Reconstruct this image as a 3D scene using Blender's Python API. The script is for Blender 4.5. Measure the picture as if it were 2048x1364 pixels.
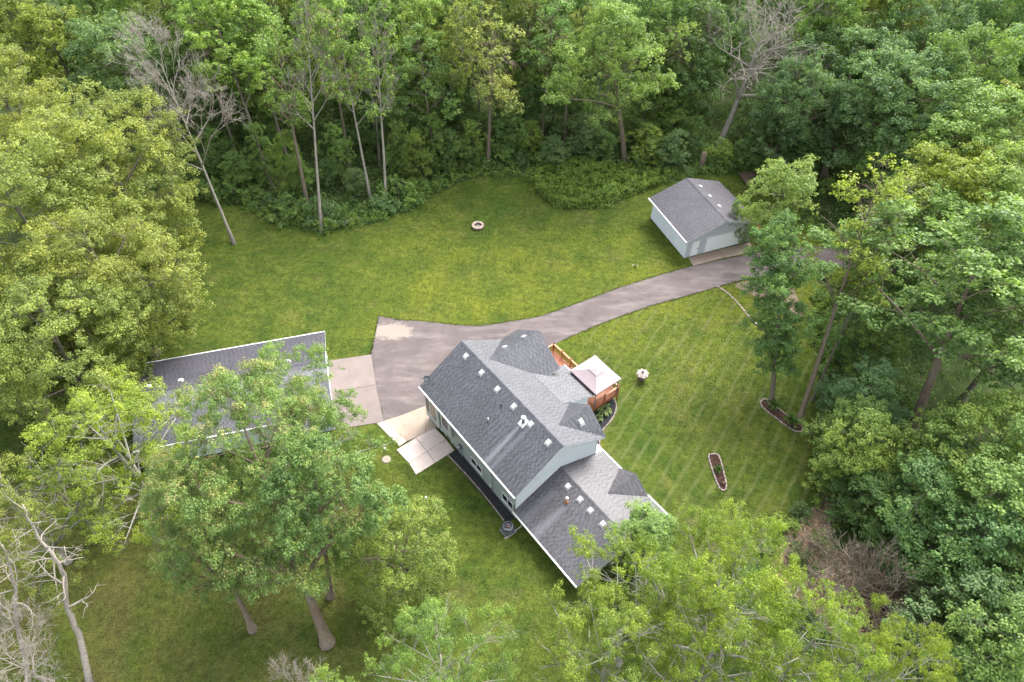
import bpy, math, random
import numpy as np
from mathutils import Vector, Matrix, Quaternion
from mathutils.geometry import delaunay_2d_cdt

# ------------------------------------------------------------------ clear
for o in list(bpy.data.objects):
    bpy.data.objects.remove(o)
scene = bpy.context.scene
COL = scene.collection

# ------------------------------------------------------------------ camera
TH, FPX, CAMH = math.radians(47.44), 1420.0, 54.07
cam_data = bpy.data.cameras.new('camera')
cam = bpy.data.objects.new('camera', cam_data)
COL.objects.link(cam)
cam.location = (0, 0, CAMH)
cam.rotation_euler = (math.pi / 2 - TH, 0, 0)
cam_data.sensor_width = 36.0
cam_data.lens = FPX / 2048 * 36
cam_data.clip_end = 1500
scene.camera = cam

# ------------------------------------------------------------------ sky, sun, exposure
SUN_EL, SUN_AZ = math.radians(50), math.radians(34)   # azimuth from +Y towards +X
world = bpy.data.worlds.new('World')
scene.world = world
world.use_nodes = True
wn, wl = world.node_tree.nodes, world.node_tree.links
wn.clear()
w_out = wn.new('ShaderNodeOutputWorld')
w_bg = wn.new('ShaderNodeBackground')
w_sky = wn.new('ShaderNodeTexSky')
w_hsv = wn.new('ShaderNodeHueSaturation')
w_sky.sky_type = 'NISHITA'
w_sky.sun_disc = False
w_sky.sun_elevation = SUN_EL
w_sky.sun_rotation = SUN_AZ
w_sky.air_density = 1.0
w_sky.dust_density = 3.0
w_sky.ozone_density = 1.0
w_hsv.inputs['Saturation'].default_value = 0.33      # light through a cloud layer is nearly neutral
w_bg.inputs['Strength'].default_value = 0.15
wl.new(w_sky.outputs[0], w_hsv.inputs['Color'])
wl.new(w_hsv.outputs[0], w_bg.inputs[0])
wl.new(w_bg.outputs[0], w_out.inputs[0])
sd = bpy.data.lights.new('sun', 'SUN')
sd.energy = 1.4
sd.angle = math.radians(42)
sd.color = (1.0, 0.955, 0.88)
sun = bpy.data.objects.new('sun', sd)
COL.objects.link(sun)
sdir = Vector((math.sin(SUN_AZ) * math.cos(SUN_EL), math.cos(SUN_AZ) * math.cos(SUN_EL), math.sin(SUN_EL)))
sun.rotation_euler = sdir.to_track_quat('Z', 'Y').to_euler()
sun.location = (40, 80, 90)
scene.view_settings.view_transform = 'Standard'
scene.view_settings.look = 'None'
scene.view_settings.gamma = 1.0
scene.view_settings.use_curve_mapping = False
scene.view_settings.exposure = 2.22
scene.render.engine = 'CYCLES'
scene.cycles.max_bounces = 8
scene.cycles.diffuse_bounces = 5
scene.cycles.transmission_bounces = 5
scene.cycles.transparent_max_bounces = 4

# ------------------------------------------------------------------ measuring helpers
def at(px, py, z=0.0):
    """Where the sight line of photo pixel (px,py) meets the level z (surveying the photograph)."""
    a, b = (px - 1024) / FPX, (682 - py) / FPX
    dx, dy, dz = a, math.cos(TH) + b * math.sin(TH), -math.sin(TH) + b * math.cos(TH)
    t = (z - CAMH) / dz
    return Vector((t * dx, t * dy, z))

def frame(x, y, rz):
    return Matrix.Translation((x, y, 0)) @ Matrix.Rotation(rz, 4, 'Z')

# ------------------------------------------------------------------ materials
def new_mat(name):
    m = bpy.data.materials.new(name)
    m.use_nodes = True
    nt = m.node_tree
    for n in list(nt.nodes):
        nt.nodes.remove(n)
    out = nt.nodes.new('ShaderNodeOutputMaterial')
    b = nt.nodes.new('ShaderNodeBsdfPrincipled')
    nt.links.new(b.outputs[0], out.inputs[0])
    return m, nt, b, out

class NT:
    """tiny node helper"""
    def __init__(s, nt): s.nt = nt
    def n(s, t, **k):
        x = s.nt.nodes.new(t)
        for a, v in k.items(): setattr(x, a, v)
        return x
    def put(s, sock, v):
        if hasattr(v, 'is_output') or isinstance(v, bpy.types.NodeSocket): s.nt.links.new(v, sock)
        else: sock.default_value = v
    def coord(s, kind='Object'):
        return s.n('ShaderNodeTexCoord').outputs[kind]
    def mapping(s, vec, scale=(1, 1, 1), rot=(0, 0, 0), loc=(0, 0, 0)):
        m = s.n('ShaderNodeMapping')
        s.put(m.inputs['Vector'], vec)
        m.inputs['Scale'].default_value = scale; m.inputs['Rotation'].default_value = rot; m.inputs['Location'].default_value = loc
        return m.outputs[0]
    def noise(s, vec, scale, detail=4, rough=0.55, dist=0.0):
        x = s.n('ShaderNodeTexNoise')
        s.put(x.inputs['Vector'], vec)
        x.inputs['Scale'].default_value = scale; x.inputs['Detail'].default_value = detail
        x.inputs['Roughness'].default_value = rough; x.inputs['Distortion'].default_value = dist
        return x.outputs['Fac']
    def vor(s, vec, scale, feature='F1', out='Distance'):
        x = s.n('ShaderNodeTexVoronoi', feature=feature)
        s.put(x.inputs['Vector'], vec); x.inputs['Scale'].default_value = scale
        return x.outputs[out]
    def ramp(s, fac, *stops):
        r = s.n('ShaderNodeValToRGB')
        s.put(r.inputs[0], fac)
        e = r.color_ramp.elements
        while len(e) < len(stops): e.new(0.5)
        for k, (p, c) in enumerate(stops):
            e[k].position = p
            e[k].color = (c, c, c, 1) if isinstance(c, (int, float)) else (*c, 1)
        return r.outputs[0]
    def mix(s, f, a, b, mode='MIX'):
        x = s.n('ShaderNodeMix', data_type='RGBA', blend_type=mode)
        s.put(x.inputs[0], f)
        for k, v in ((6, a), (7, b)):
            s.put(x.inputs[k], (*v, 1) if isinstance(v, tuple) and len(v) == 3 else v)
        return x.outputs[2]
    def math(s, op, a, b=0.0, c=None):
        x = s.n('ShaderNodeMath', operation=op)
        s.put(x.inputs[0], a); s.put(x.inputs[1], b)
        if c is not None: s.put(x.inputs[2], c)
        return x.outputs[0]
    def maprange(s, v, a, b, c=0.0, d=1.0, smooth=True):
        x = s.n('ShaderNodeMapRange', interpolation_type='SMOOTHSTEP' if smooth else 'LINEAR')
        s.put(x.inputs[0], v); x.inputs[1].default_value = a; x.inputs[2].default_value = b
        x.inputs[3].default_value = c; x.inputs[4].default_value = d
        return x.outputs[0]
    def bump(s, h, strength=0.5, dist=0.05):
        x = s.n('ShaderNodeBump')
        s.put(x.inputs['Height'], h); x.inputs['Strength'].default_value = strength; x.inputs['Distance'].default_value = dist
        return x.outputs[0]
    def sep(s, vec):
        x = s.n('ShaderNodeSeparateXYZ'); s.put(x.inputs[0], vec); return x.outputs
    def attr(s, name):
        return s.n('ShaderNodeAttribute', attribute_name=name).outputs['Fac']

M = {}
def simple(name, col, rough=0.7, var=0.12, scale=6.0, bump=0.0, metal=0.0, bscale=40, spec=0.3):
    m, nt, b, out = new_mat(name); h = NT(nt)
    c = h.coord()
    f = h.noise(c, scale, 5)
    lo = tuple(x * (1 - var) for x in col); hi = tuple(min(1, x * (1 + var)) for x in col)
    nt.links.new(h.ramp(f, (0.3, lo), (0.7, hi)), b.inputs['Base Color'])
    b.inputs['Roughness'].default_value = rough
    b.inputs['Metallic'].default_value = metal
    b.inputs['Specular IOR Level'].default_value = spec
    if bump: nt.links.new(h.bump(h.noise(c, bscale, 3), bump, 0.02), b.inputs['Normal'])
    M[name] = m
    return m

def leaf_mat(name, col=None, spread=0.45, trans=0.42):
    """Leaf: tint from the object's own colour, each leaf a little different; lets light through."""
    m, nt, b, out = new_mat(name); h = NT(nt)
    g = h.n('ShaderNodeNewGeometry')
    base = h.n('ShaderNodeObjectInfo').outputs['Color'] if col is None else col
    rnd = h.math('ADD', h.math('MULTIPLY', g.outputs['Random Per Island'], 0.62), h.math('MULTIPLY', h.attr('tone'), 0.38))
    v = h.ramp(rnd, (0.0, 1 - spread), (1.0, 1 + spread))
    hue = h.ramp(rnd, (0.0, (0.86, 1.0, 1.1)), (0.5, (1, 1, 1)), (1.0, (1.16, 1.03, 0.75)))
    c = h.mix(1.0, h.mix(1.0, base, v, 'MULTIPLY'), hue, 'MULTIPLY')
    nt.links.new(c, b.inputs['Base Color'])
    b.inputs['Roughness'].default_value = 0.55
    b.inputs['Specular IOR Level'].default_value = 0.28
    t = h.n('ShaderNodeBsdfTranslucent')
    nt.links.new(h.mix(1.0, c, (1.0, 1.1, 0.55), 'MULTIPLY'), t.inputs[0])
    ms = h.n('ShaderNodeMixShader'); ms.inputs[0].default_value = trans
    nt.links.new(b.outputs[0], ms.inputs[1]); nt.links.new(t.outputs[0], ms.inputs[2]); nt.links.new(ms.outputs[0], out.inputs[0])
    M[name] = m
    return m

leaf_mat('leaf')
leaf_mat('seed_leaf', (0.27, 0.25, 0.095), 0.3, 0.25)
leaf_mat('undergrowth_leaf', (0.125, 0.210, 0.055), 0.55)

def bark(name, a, b_, scale=3.0):
    m, nt, b, out = new_mat(name); h = NT(nt)
    c = h.mapping(h.coord(), (1, 1, 0.22))
    f = h.noise(c, scale * 3, 6, 0.65)
    g = h.noise(h.coord(), 0.5, 3)
    col = h.mix(h.ramp(g, (0.35, 0.0), (0.65, 0.35)), h.ramp(f, (0.3, a), (0.72, b_)), (0.16, 0.17, 0.13))
    nt.links.new(col, b.inputs['Base Color'])
    b.inputs['Roughness'].default_value = 0.9
    b.inputs['Specular IOR Level'].default_value = 0.15
    nt.links.new(h.bump(f, 0.7, 0.05), b.inputs['Normal'])
    M[name] = m
bark('bark', (0.071, 0.057, 0.044), (0.194, 0.157, 0.125))
bark('pale_bark', (0.203, 0.181, 0.154), (0.425, 0.394, 0.351))
bark('bark_warm', (0.096, 0.069, 0.051), (0.232, 0.169, 0.125))
bark('dead_wood', (0.168, 0.143, 0.120), (0.370, 0.327, 0.278))
bark('brush_wood', (0.085, 0.066, 0.048), (0.27, 0.215, 0.165))

simple('white_trim', (0.60, 0.61, 0.62), 0.5, 0.04)
simple('white_metal', (0.496, 0.496, 0.490), 0.45, 0.05, 10)
simple('grey_metal', (0.150, 0.165, 0.180), 0.45, 0.1, 10, metal=0.3)
simple('dark_metal', (0.035, 0.037, 0.04), 0.5, 0.2)
simple('post_metal', (0.11, 0.11, 0.13), 0.5, 0.15)
simple('concrete_foundation', (0.198, 0.193, 0.182), 0.9, 0.15, 3, 0.3)
simple('orange_rust', (0.294, 0.105, 0.035), 0.8, 0.3, 20)
simple('canopy_fabric', (0.305, 0.250, 0.260), 0.85, 0.03, 1.5, 0.15, bscale=12)
simple('canopy_shadow_trim', (0.30, 0.20, 0.22), 0.85, 0.1)
simple('red_paint', (0.50, 0.05, 0.045), 0.4, 0.15)
simple('black_rubber', (0.02, 0.02, 0.02), 0.8, 0.2)
simple('brown_boards', (0.102, 0.069, 0.051), 0.85, 0.3, 8, 0.4)
simple('ash', (0.198, 0.180, 0.144), 0.95, 0.35, 14, 0.5)
simple('mulch', (0.085, 0.046, 0.033), 0.95, 0.45, 25, 0.9)
simple('dirt', (0.175, 0.130, 0.095), 0.95, 0.35, 4, 0.6)
simple('gravel_base', (0.028, 0.028, 0.030), 0.95, 0.4, 40, 0.9)
simple('gravel_stone', (0.050, 0.050, 0.055), 0.9, 0.5, 9)
simple('wood_chip', (0.31, 0.215, 0.135), 0.9, 0.4, 3)
simple('water', (0.02, 0.022, 0.022), 0.08, 0.3, 2, spec=0.6)
simple('drain_pipe', (0.384, 0.341, 0.310), 0.6, 0.1, 8)
simple('door_white', (0.86, 0.87, 0.89), 0.45, 0.02)
simple('bay_panel', (0.198, 0.162, 0.138), 0.7, 0.1)

def stone_mat(name, a, b_, scale=9):
    m, nt, b, out = new_mat(name); h = NT(nt)
    g = h.n('ShaderNodeObjectInfo').outputs['Random']
    f = h.noise(h.coord(), scale, 5)
    c = h.mix(1.0, h.ramp(f, (0.3, a), (0.7, b_)), h.ramp(g, (0.0, (0.78, 0.74, 0.74)), (1.0, (1.15, 1.12, 1.1))), 'MULTIPLY')
    nt.links.new(c, b.inputs['Base Color'])
    b.inputs['Roughness'].default_value = 0.92
    nt.links.new(h.bump(h.noise(h.coord(), scale * 4, 4), 0.5, 0.02), b.inputs['Normal'])
    M[name] = m
stone_mat('edging_stone', (0.216, 0.174, 0.156), (0.348, 0.300, 0.276))
stone_mat('paver_stone', (0.240, 0.198, 0.168), (0.360, 0.312, 0.270))
stone_mat('pit_stone', (0.310, 0.229, 0.186), (0.422, 0.335, 0.291))
stone_mat('pit_stone_dark', (0.096, 0.066, 0.060), (0.180, 0.132, 0.120))
stone_mat('lantern_stone', (0.232, 0.203, 0.185), (0.330, 0.295, 0.267))
stone_mat('boulder', (0.120, 0.120, 0.132), (0.252, 0.246, 0.258), 4)

# glass
m, nt, b, out = new_mat('glass'); M['glass'] = m
b.inputs['Base Color'].default_value = (0.015, 0.02, 0.024, 1); b.inputs['Roughness'].default_value = 0.06
b.inputs['Specular IOR Level'].default_value = 0.6

# siding
def siding(name, col):
    m, nt, b, out = new_mat(name); h = NT(nt)
    c = h.coord()
    f = h.noise(c, 0.8, 5); f2 = h.noise(h.mapping(c, (1, 1, 0.15)), 5, 4)
    cc = h.mix(0.5, h.ramp(f, (0.3, tuple(x * .9 for x in col)), (0.7, tuple(x * 1.06 for x in col))), h.ramp(f2, (0.3, tuple(x * .9 for x in col)), (0.7, tuple(x * 1.05 for x in col))))
    nt.links.new(cc, b.inputs['Base Color'])
    b.inputs['Roughness'].default_value = 0.6
    M[name] = m
siding('siding', (0.62, 0.655, 0.685))
siding('siding_front_shaded', (0.50, 0.53, 0.57))  # same siding, darker colour carries the shade on the garage front
siding('siding_green_shaded', (0.315, 0.350, 0.355))  # greener near-wall siding, with the wall's shade darkened into the colour

# shingles
def shingle(name, dark, light, streaks=(), spec=0.8):
    m, nt, b, out = new_mat(name); h = NT(nt)
    c = h.coord()
    sh = h.attr('shade')
    gran = h.noise(c, 60, 3, 0.7)
    big = h.noise(c, 0.45, 4, 0.6)
    col = h.ramp(sh, (0.0, dark), (1.0, light))
    col = h.mix(1.0, col, h.ramp(gran, (0.3, 0.85), (0.7, 1.15)), 'MULTIPLY')
    col = h.mix(1.0, col, h.ramp(big, (0.3, 0.84), (0.7, 1.14)), 'MULTIPLY')
    x, y, z = h.sep(c)
    for (y0, x_top, w0, w1, amt) in streaks:          # metal flues wash the algae off the shingles below them
        down = h.math('SUBTRACT', x_top, x)
        half = h.math('ADD', w0, h.math('MULTIPLY', down, w1))
        d = h.math('ABSOLUTE', h.math('SUBTRACT', h.math('ADD', y, h.math('MULTIPLY', h.math('SUBTRACT', h.noise(c, 2.5, 3), 0.5), 0.25)), y0))
        k = h.maprange(h.math('DIVIDE', d, half), 0.0, 1.35, 1, 0)
        k = h.math('MULTIPLY', k, h.maprange(down, 0.0, 0.15))
        k = h.math('MULTIPLY', k, h.maprange(down, 2.0, 6.5, 1, 0.45))
        col = h.mix(h.math('MULTIPLY', k, amt), col, (0.17, 0.174, 0.19))
    nt.links.new(col, b.inputs['Base Color'])
    b.inputs['Roughness'].default_value = 0.55
    b.inputs['Specular IOR Level'].default_value = spec
    nt.links.new(h.bump(gran, 0.25, 0.01), b.inputs['Normal'])
    M[name] = m
shingle('shingle_house', (0.024, 0.024, 0.030), (0.074, 0.075, 0.088), [(3.62, 3.3, 0.16, 0.055, 0.75), (2.9, 3.6, 0.2, 0.02, 0.35)])
shingle('shingle_wing', (0.026, 0.024, 0.029), (0.078, 0.074, 0.083), [(-2.75, 2.9, 0.3, 0.08, 0.5), (-1.2, 3.2, 0.4, 0.05, 0.28)])
shingle('shingle_garage', (0.028, 0.026, 0.034), (0.066, 0.063, 0.077), spec=0.4)

# deck wood
m, nt, b, out = new_mat('deck_wood'); h = NT(nt); M['deck_wood'] = m
c = h.coord(); g = h.n('ShaderNodeObjectInfo').outputs['Random']
f = h.noise(h.mapping(c, (8, 1, 8)), 4, 5)
cc = h.mix(1.0, h.ramp(f, (0.3, (0.22, 0.062, 0.024)), (0.7, (0.34, 0.115, 0.048))), h.ramp(g, (0, 0.8), (1, 1.15)), 'MULTIPLY')
nt.links.new(cc, b.inputs['Base Color']); b.inputs['Roughness'].default_value = 0.55
m, nt, b, out = new_mat('deck_rail_cap'); h = NT(nt); M['deck_rail_cap'] = m
f = h.noise(h.coord(), 6, 5)
nt.links.new(h.ramp(f, (0.3, (0.34, 0.13, 0.06)), (0.7, (0.44, 0.21, 0.12))), b.inputs['Base Color']); b.inputs['Roughness'].default_value = 0.55

# lawn
STR = 33
m, nt, b, out = new_mat('lawn'); h = NT(nt); M['lawn'] = m
c = h.coord()
n1 = h.noise(c, 0.075, 4, 0.6, 0.4); n2 = h.noise(c, 0.40, 5, 0.62, 0.5); n3 = h.noise(c, 1.7, 5, 0.7); n4 = h.noise(c, 8, 3, 0.8); n5 = h.noise(h.mapping(c, (1, 1, 1), loc=(31, 17, 0)), 0.24, 5, 0.68, 0.6)
x, y, z = h.sep(c)
g = h.mix(h.ramp(n1, (0.34, 0.0), (0.66, 1.0)), (0.050, 0.079, 0.0115), (0.086, 0.104, 0.0180))
g = h.mix(h.ramp(n2, (0.44, 0.0), (0.66, 0.85)), g, (0.034, 0.062, 0.0105))             # lusher, darker tufts
g = h.mix(h.ramp(n2, (0.22, 0.7), (0.44, 0.0)), g, (0.110, 0.112, 0.030))              # pale dry tips
g = h.mix(h.ramp(n5, (0.54, 0.0), (0.70, 0.45)), g, (0.098, 0.088, 0.036))             # worn brownish turf
g = h.mix(h.ramp(n5, (0.28, 0.55), (0.42, 0.0)), g, (0.080, 0.112, 0.014))             # fresh clover green
open_ = h.math('MULTIPLY', h.maprange(y, 44, 52), h.maprange(y, 72, 62))
open_ = h.math('MULTIPLY', open_, h.math('MULTIPLY', h.maprange(x, -24, -8), h.ramp(h.noise(c, 0.17, 4, 0.6), (0.36, 0.0), (0.66, 0.6))))
g = h.mix(open_, g, (0.134, 0.148, 0.0165))                                            # brighter, yellower open middle
dry = h.math('MULTIPLY', h.maprange(x, -6, -14), h.maprange(y, 36, 28))
g = h.mix(h.math('MULTIPLY', dry, h.ramp(h.noise(c, 0.28, 5, 0.65), (0.36, 0.05), (0.64, 0.7))), g, (0.096, 0.086, 0.030))
g = h.mix(1.0, g, h.ramp(n3, (0.28, 0.58), (0.72, 1.40)), 'MULTIPLY')
g = h.mix(1.0, g, h.ramp(n4, (0.3, 0.52), (0.7, 1.52)), 'MULTIPLY')
# mowing stripes right of the house, fainter swaths behind the drive
u = h.math('ADD', h.math('MULTIPLY', x, math.cos(math.radians(-STR))), h.math('MULTIPLY', y, math.sin(math.radians(-STR))))
u = h.math('ADD', u, h.math('MULTIPLY', h.noise(c, 0.10, 3), 1.2))
st = h.maprange(h.math('SINE', h.math('MULTIPLY', u, 2 * math.pi / 1.35)), 0.45, 1.0)
st = h.math('MULTIPLY', st, h.ramp(h.noise(c, 0.30, 4, 0.65), (0.36, 0.08), (0.62, 0.54)))
st = h.math('MULTIPLY', h.math('MULTIPLY', st, h.maprange(x, 6, 10)), h.maprange(y, 60, 55))
g = h.mix(st, g, (0.130, 0.140, 0.052))
u2 = h.math('ADD', h.math('MULTIPLY', x, math.sin(math.radians(10))), h.math('MULTIPLY', y, math.cos(math.radians(10))))
u2 = h.math('ADD', u2, h.math('MULTIPLY', h.noise(c, 0.06, 2), 4.0))
s2 = h.math('MULTIPLY', h.maprange(h.math('SINE', h.math('MULTIPLY', u2, 2 * math.pi / 1.5)), 0.2, 1.0), h.ramp(h.noise(c, 0.2, 3), (0.40, 0.0), (0.64, 0.28)))
g = h.mix(h.math('MULTIPLY', s2, h.maprange(y, 46, 50)), g, (0.038, 0.058, 0.010))
sp = h.math('MULTIPLY', h.ramp(h.noise(c, 1.1, 4, 0.7), (0.64, 0.0), (0.72, 0.75)), h.ramp(h.noise(c, 0.16, 2), (0.50, 0.0), (0.60, 1.0)))
g9 = h.mix(sp, g, (0.135, 0.118, 0.075))                                              # bare thatch spots
nt.links.new(g9, b.inputs['Base Color'])
b.inputs['Roughness'].default_value = 0.95; b.inputs['Specular IOR Level'].default_value = 0.1
nt.links.new(h.bump(h.math('ADD', n4, n3), 0.9, 0.12), b.inputs['Normal'])

# forest floor
m, nt, b, out = new_mat('forest_floor'); h = NT(nt); M['forest_floor'] = m
c = h.coord()
f = h.noise(c, 0.8, 6, 0.65); f2 = h.noise(c, 9, 4, 0.7)
cc = h.mix(1.0, h.ramp(f, (0.3, (0.028, 0.045, 0.016)), (0.55, (0.05, 0.075, 0.024)), (0.75, (0.085, 0.065, 0.04))), h.ramp(f2, (0.3, 0.6), (0.7, 1.4)), 'MULTIPLY')
nt.links.new(cc, b.inputs['Base Color']); b.inputs['Roughness'].default_value = 0.95; b.inputs['Specular IOR Level'].default_value = 0.05
nt.links.new(h.bump(f2, 0.8, 0.1), b.inputs['Normal'])

# asphalt
m, nt, b, out = new_mat('asphalt'); h = NT(nt); M['asphalt'] = m
c = h.coord()
f = h.noise(h.mapping(c, (1, 1, 1)), 0.35, 5, 0.6, 0.6); f2 = h.noise(c, 14, 4, 0.75); f3 = h.noise(h.mapping(c, (0.25, 1.0, 1), (0, 0, math.radians(-28))), 0.9, 4, 0.6)
cc = h.ramp(f, (0.3, (0.084, 0.071, 0.070)), (0.52, (0.107, 0.089, 0.087)), (0.75, (0.133, 0.112, 0.107)))
cc = h.mix(h.ramp(f3, (0.48, 0.0), (0.70, 0.55)), cc, (0.205, 0.176, 0.166))
cc = h.mix(1.0, cc, h.ramp(f2, (0.3, 0.82), (0.7, 1.18)), 'MULTIPLY')
crk = h.n('ShaderNodeTexVoronoi', feature='DISTANCE_TO_EDGE'); crk.inputs['Scale'].default_value = 0.34
h.put(crk.inputs['Vector'], h.mix(0.12, c, h.n('ShaderNodeTexNoise').outputs['Color']))
ck = h.math('MULTIPLY', h.maprange(crk.outputs['Distance'], 0.004, 0.016, 1, 0), h.ramp(h.noise(c, 0.5, 2), (0.5, 0.0), (0.58, 0.3)))
cc = h.mix(ck, cc, (0.07, 0.06, 0.055))
dx = h.math('POWER', h.math('ADD', h.math('POWER', h.math('DIVIDE', h.math('ADD', h.sep(c)[0], 12.6), 2.6), 2.0), h.math('POWER', h.math('DIVIDE', h.math('SUBTRACT', h.sep(c)[1], 51.0), 1.4), 2.0)), 0.5)
cc = h.mix(h.maprange(h.math('ADD', dx, h.math('MULTIPLY', h.math('SUBTRACT', h.noise(c, 1.2, 4), 0.5), 1.5)), 0.6, 1.0, 0.7, 0), cc, (0.27, 0.225, 0.19))
nt.links.new(cc, b.inputs['Base Color']); b.inputs['Roughness'].default_value = 0.92; b.inputs['Specular IOR Level'].default_value = 0.2
nt.links.new(h.bump(f2, 0.4, 0.02), b.inputs['Normal'])

# concrete
def concrete(name, lo, hi):
    m, nt, b, out = new_mat(name); h = NT(nt)
    c = h.coord(); g = h.n('ShaderNodeObjectInfo').outputs['Random']
    f = h.noise(c, 0.7, 6, 0.65); f2 = h.noise(c, 12, 4, 0.7)
    cc = h.mix(1.0, h.ramp(f, (0.3, lo), (0.72, hi)), h.ramp(g, (0, 0.9), (1, 1.06)), 'MULTIPLY')
    cc = h.mix(1.0, cc, h.ramp(f2, (0.3, 0.93), (0.7, 1.06)), 'MULTIPLY')
    crk = h.n('ShaderNodeTexVoronoi', feature='DISTANCE_TO_EDGE'); crk.inputs['Scale'].default_value = 0.28
    h.put(crk.inputs['Vector'], h.mix(0.15, c, h.n('ShaderNodeTexNoise').outputs['Color']))
    ck = h.math('MULTIPLY', h.maprange(crk.outputs['Distance'], 0.003, 0.009, 1, 0), h.ramp(h.noise(c, 0.4, 2), (0.48, 0.0), (0.56, 0.5)))
    cc = h.mix(ck, cc, (0.10, 0.08, 0.07))
    nt.links.new(cc, b.inputs['Base Color']); b.inputs['Roughness'].default_value = 0.9
    nt.links.new(h.bump(f2, 0.2, 0.01), b.inputs['Normal'])
    M[name] = m
concrete('concrete_pink', (0.425, 0.345, 0.311), (0.542, 0.451, 0.416))
concrete('concrete_pale', (0.145, 0.117, 0.106), (0.185, 0.154, 0.142))
concrete('concrete_tan', (0.264, 0.204, 0.159), (0.336, 0.270, 0.216))
concrete('concrete_apron', (0.240, 0.174, 0.135), (0.300, 0.231, 0.186))
simple('joint', (0.10, 0.085, 0.07), 0.95, 0.3, 10)

# ------------------------------------------------------------------ object helpers
def tag(o, label=None, cat=None, group=None, kind=None):
    if label: o['label'] = label
    if cat: o['category'] = cat
    if group: o['group'] = group
    if kind: o['kind'] = kind
    return o

def link_mesh(name, verts, faces, mat, parent=None, smooth=False):
    me = bpy.data.meshes.new(name)
    me.from_pydata([tuple(v) for v in verts], [], faces)
    mats = mat if isinstance(mat, (list, tuple)) else [mat]
    for k in mats: me.materials.append(M[k] if isinstance(k, str) else k)
    if smooth: me.polygons.foreach_set('use_smooth', [True] * len(me.polygons))
    o = bpy.data.objects.new(name, me)
    COL.objects.link(o)
    if parent is not None: o.parent = parent
    return o

def empty(name, loc=(0, 0, 0), rz=0.0):
    o = bpy.data.objects.new(name, None)
    COL.objects.link(o)
    o.location = loc
    o.rotation_euler = (0, 0, rz)
    o.empty_display_size = 0.3
    return o

class MB:
    def __init__(s): s.v = []; s.f = []
    def add(s, vs, fs):
        k = len(s.v); s.v += [tuple(v) for v in vs]; s.f += [tuple(i + k for i in f) for f in fs]
        return s
    def box(s, x0, x1, y0, y1, z0, z1):
        return s.add([(x0, y0, z0), (x1, y0, z0), (x1, y1, z0), (x0, y1, z0), (x0, y0, z1), (x1, y0, z1), (x1, y1, z1), (x0, y1, z1)],
                     [(0, 3, 2, 1), (4, 5, 6, 7), (0, 1, 5, 4), (1, 2, 6, 5), (2, 3, 7, 6), (3, 0, 4, 7)])
    def slab(s, quad, t):
        """four top corners (counter-clockwise from above), thickness t straight down"""
        n = len(quad)
        vs = [tuple(q) for q in quad] + [(q[0], q[1], q[2] - t) for q in quad]
        fs = [tuple(range(n)), tuple(range(2 * n - 1, n - 1, -1))] + [(i, i + n, (i + 1) % n + n, (i + 1) % n) for i in range(n)]
        return s.add(vs, fs)
    def tube(s, pts, rad, sides=6, cap=True):
        pts = [Vector(p) for p in pts]
        if not isinstance(rad, (list, tuple)): rad = [rad] * len(pts)
        k = len(s.v)
        ref = Vector((0.31, 0.17, 0.93)).normalized()
        for i, p in enumerate(pts):
            d = (pts[min(i + 1, len(pts) - 1)] - pts[max(i - 1, 0)]).normalized()
            a = d.cross(ref)
            if a.length < 0.05: a = d.cross(Vector((1, 0, 0)))
            a.normalize(); b_ = d.cross(a)
            for j in range(sides):
                an = 2 * math.pi * j / sides
                s.v.append(tuple(p + (a * math.cos(an) + b_ * math.sin(an)) * rad[i]))
        for i in range(len(pts) - 1):
            for j in range(sides):
                s.f.append((k + i * sides + j, k + i * sides + (j + 1) % sides, k + (i + 1) * sides + (j + 1) % sides, k + (i + 1) * sides + j))
        if cap:
            s.f.append(tuple(k + j for j in range(sides - 1, -1, -1)))
            e = k + (len(pts) - 1) * sides
            s.f.append(tuple(e + j for j in range(sides)))
        return s
    def lathe(s, prof, n=16, c=(0, 0, 0)):
        k = len(s.v)
        for r, z in prof:
            for j in range(n):
                a = 2 * math.pi * j / n
                s.v.append((c[0] + r * math.cos(a), c[1] + r * math.sin(a), c[2] + z))
        for i in range(len(prof) - 1):
            for j in range(n):
                s.f.append((k + i * n + j, k + i * n + (j + 1) % n, k + (i + 1) * n + (j + 1) % n, k + (i + 1) * n + j))
        s.f.append(tuple(k + (len(prof) - 1) * n + j for j in range(n)))
        return s
    def build(s, name, mat, parent=None, smooth=False):
        return link_mesh(name, s.v, s.f, mat, parent, smooth)

def polygon_sheet(name, pts, z, mat, parent=None, step=None):
    """flat sheet over a polygon (list of (x,y))"""
    n = len(pts)
    r = delaunay_2d_cdt([Vector((p[0], p[1])) for p in pts], [], [list(range(n))], 1, 1e-5)
    return link_mesh(name, [(v.x, v.y, z) for v in r[0]], r[2], mat, parent)

def smooth_poly(pts, n=6, closed=True):
    """Catmull-Rom through points"""
    out = []; P = [Vector((p[0], p[1])) for p in pts]; N = len(P)
    rng_ = range(N) if closed else range(N - 1)
    for i in rng_:
        g = (lambda k: P[k % N]) if closed else (lambda k: P[max(0, min(N - 1, k))])
        a, b_, c_, d = g(i - 1), g(i), g(i + 1), g(i + 2)
        for j in range(n):
            t = j / n
            out.append(0.5 * ((2 * b_) + (c_ - a) * t + (2 * a - 5 * b_ + 4 * c_ - d) * t * t + (3 * b_ - a - 3 * c_ + d) * t ** 3))
    if not closed: out.append(P[-1])
    return out

def gp(lst, z=0.0): return [at(*p, z).xy for p in lst]

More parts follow.
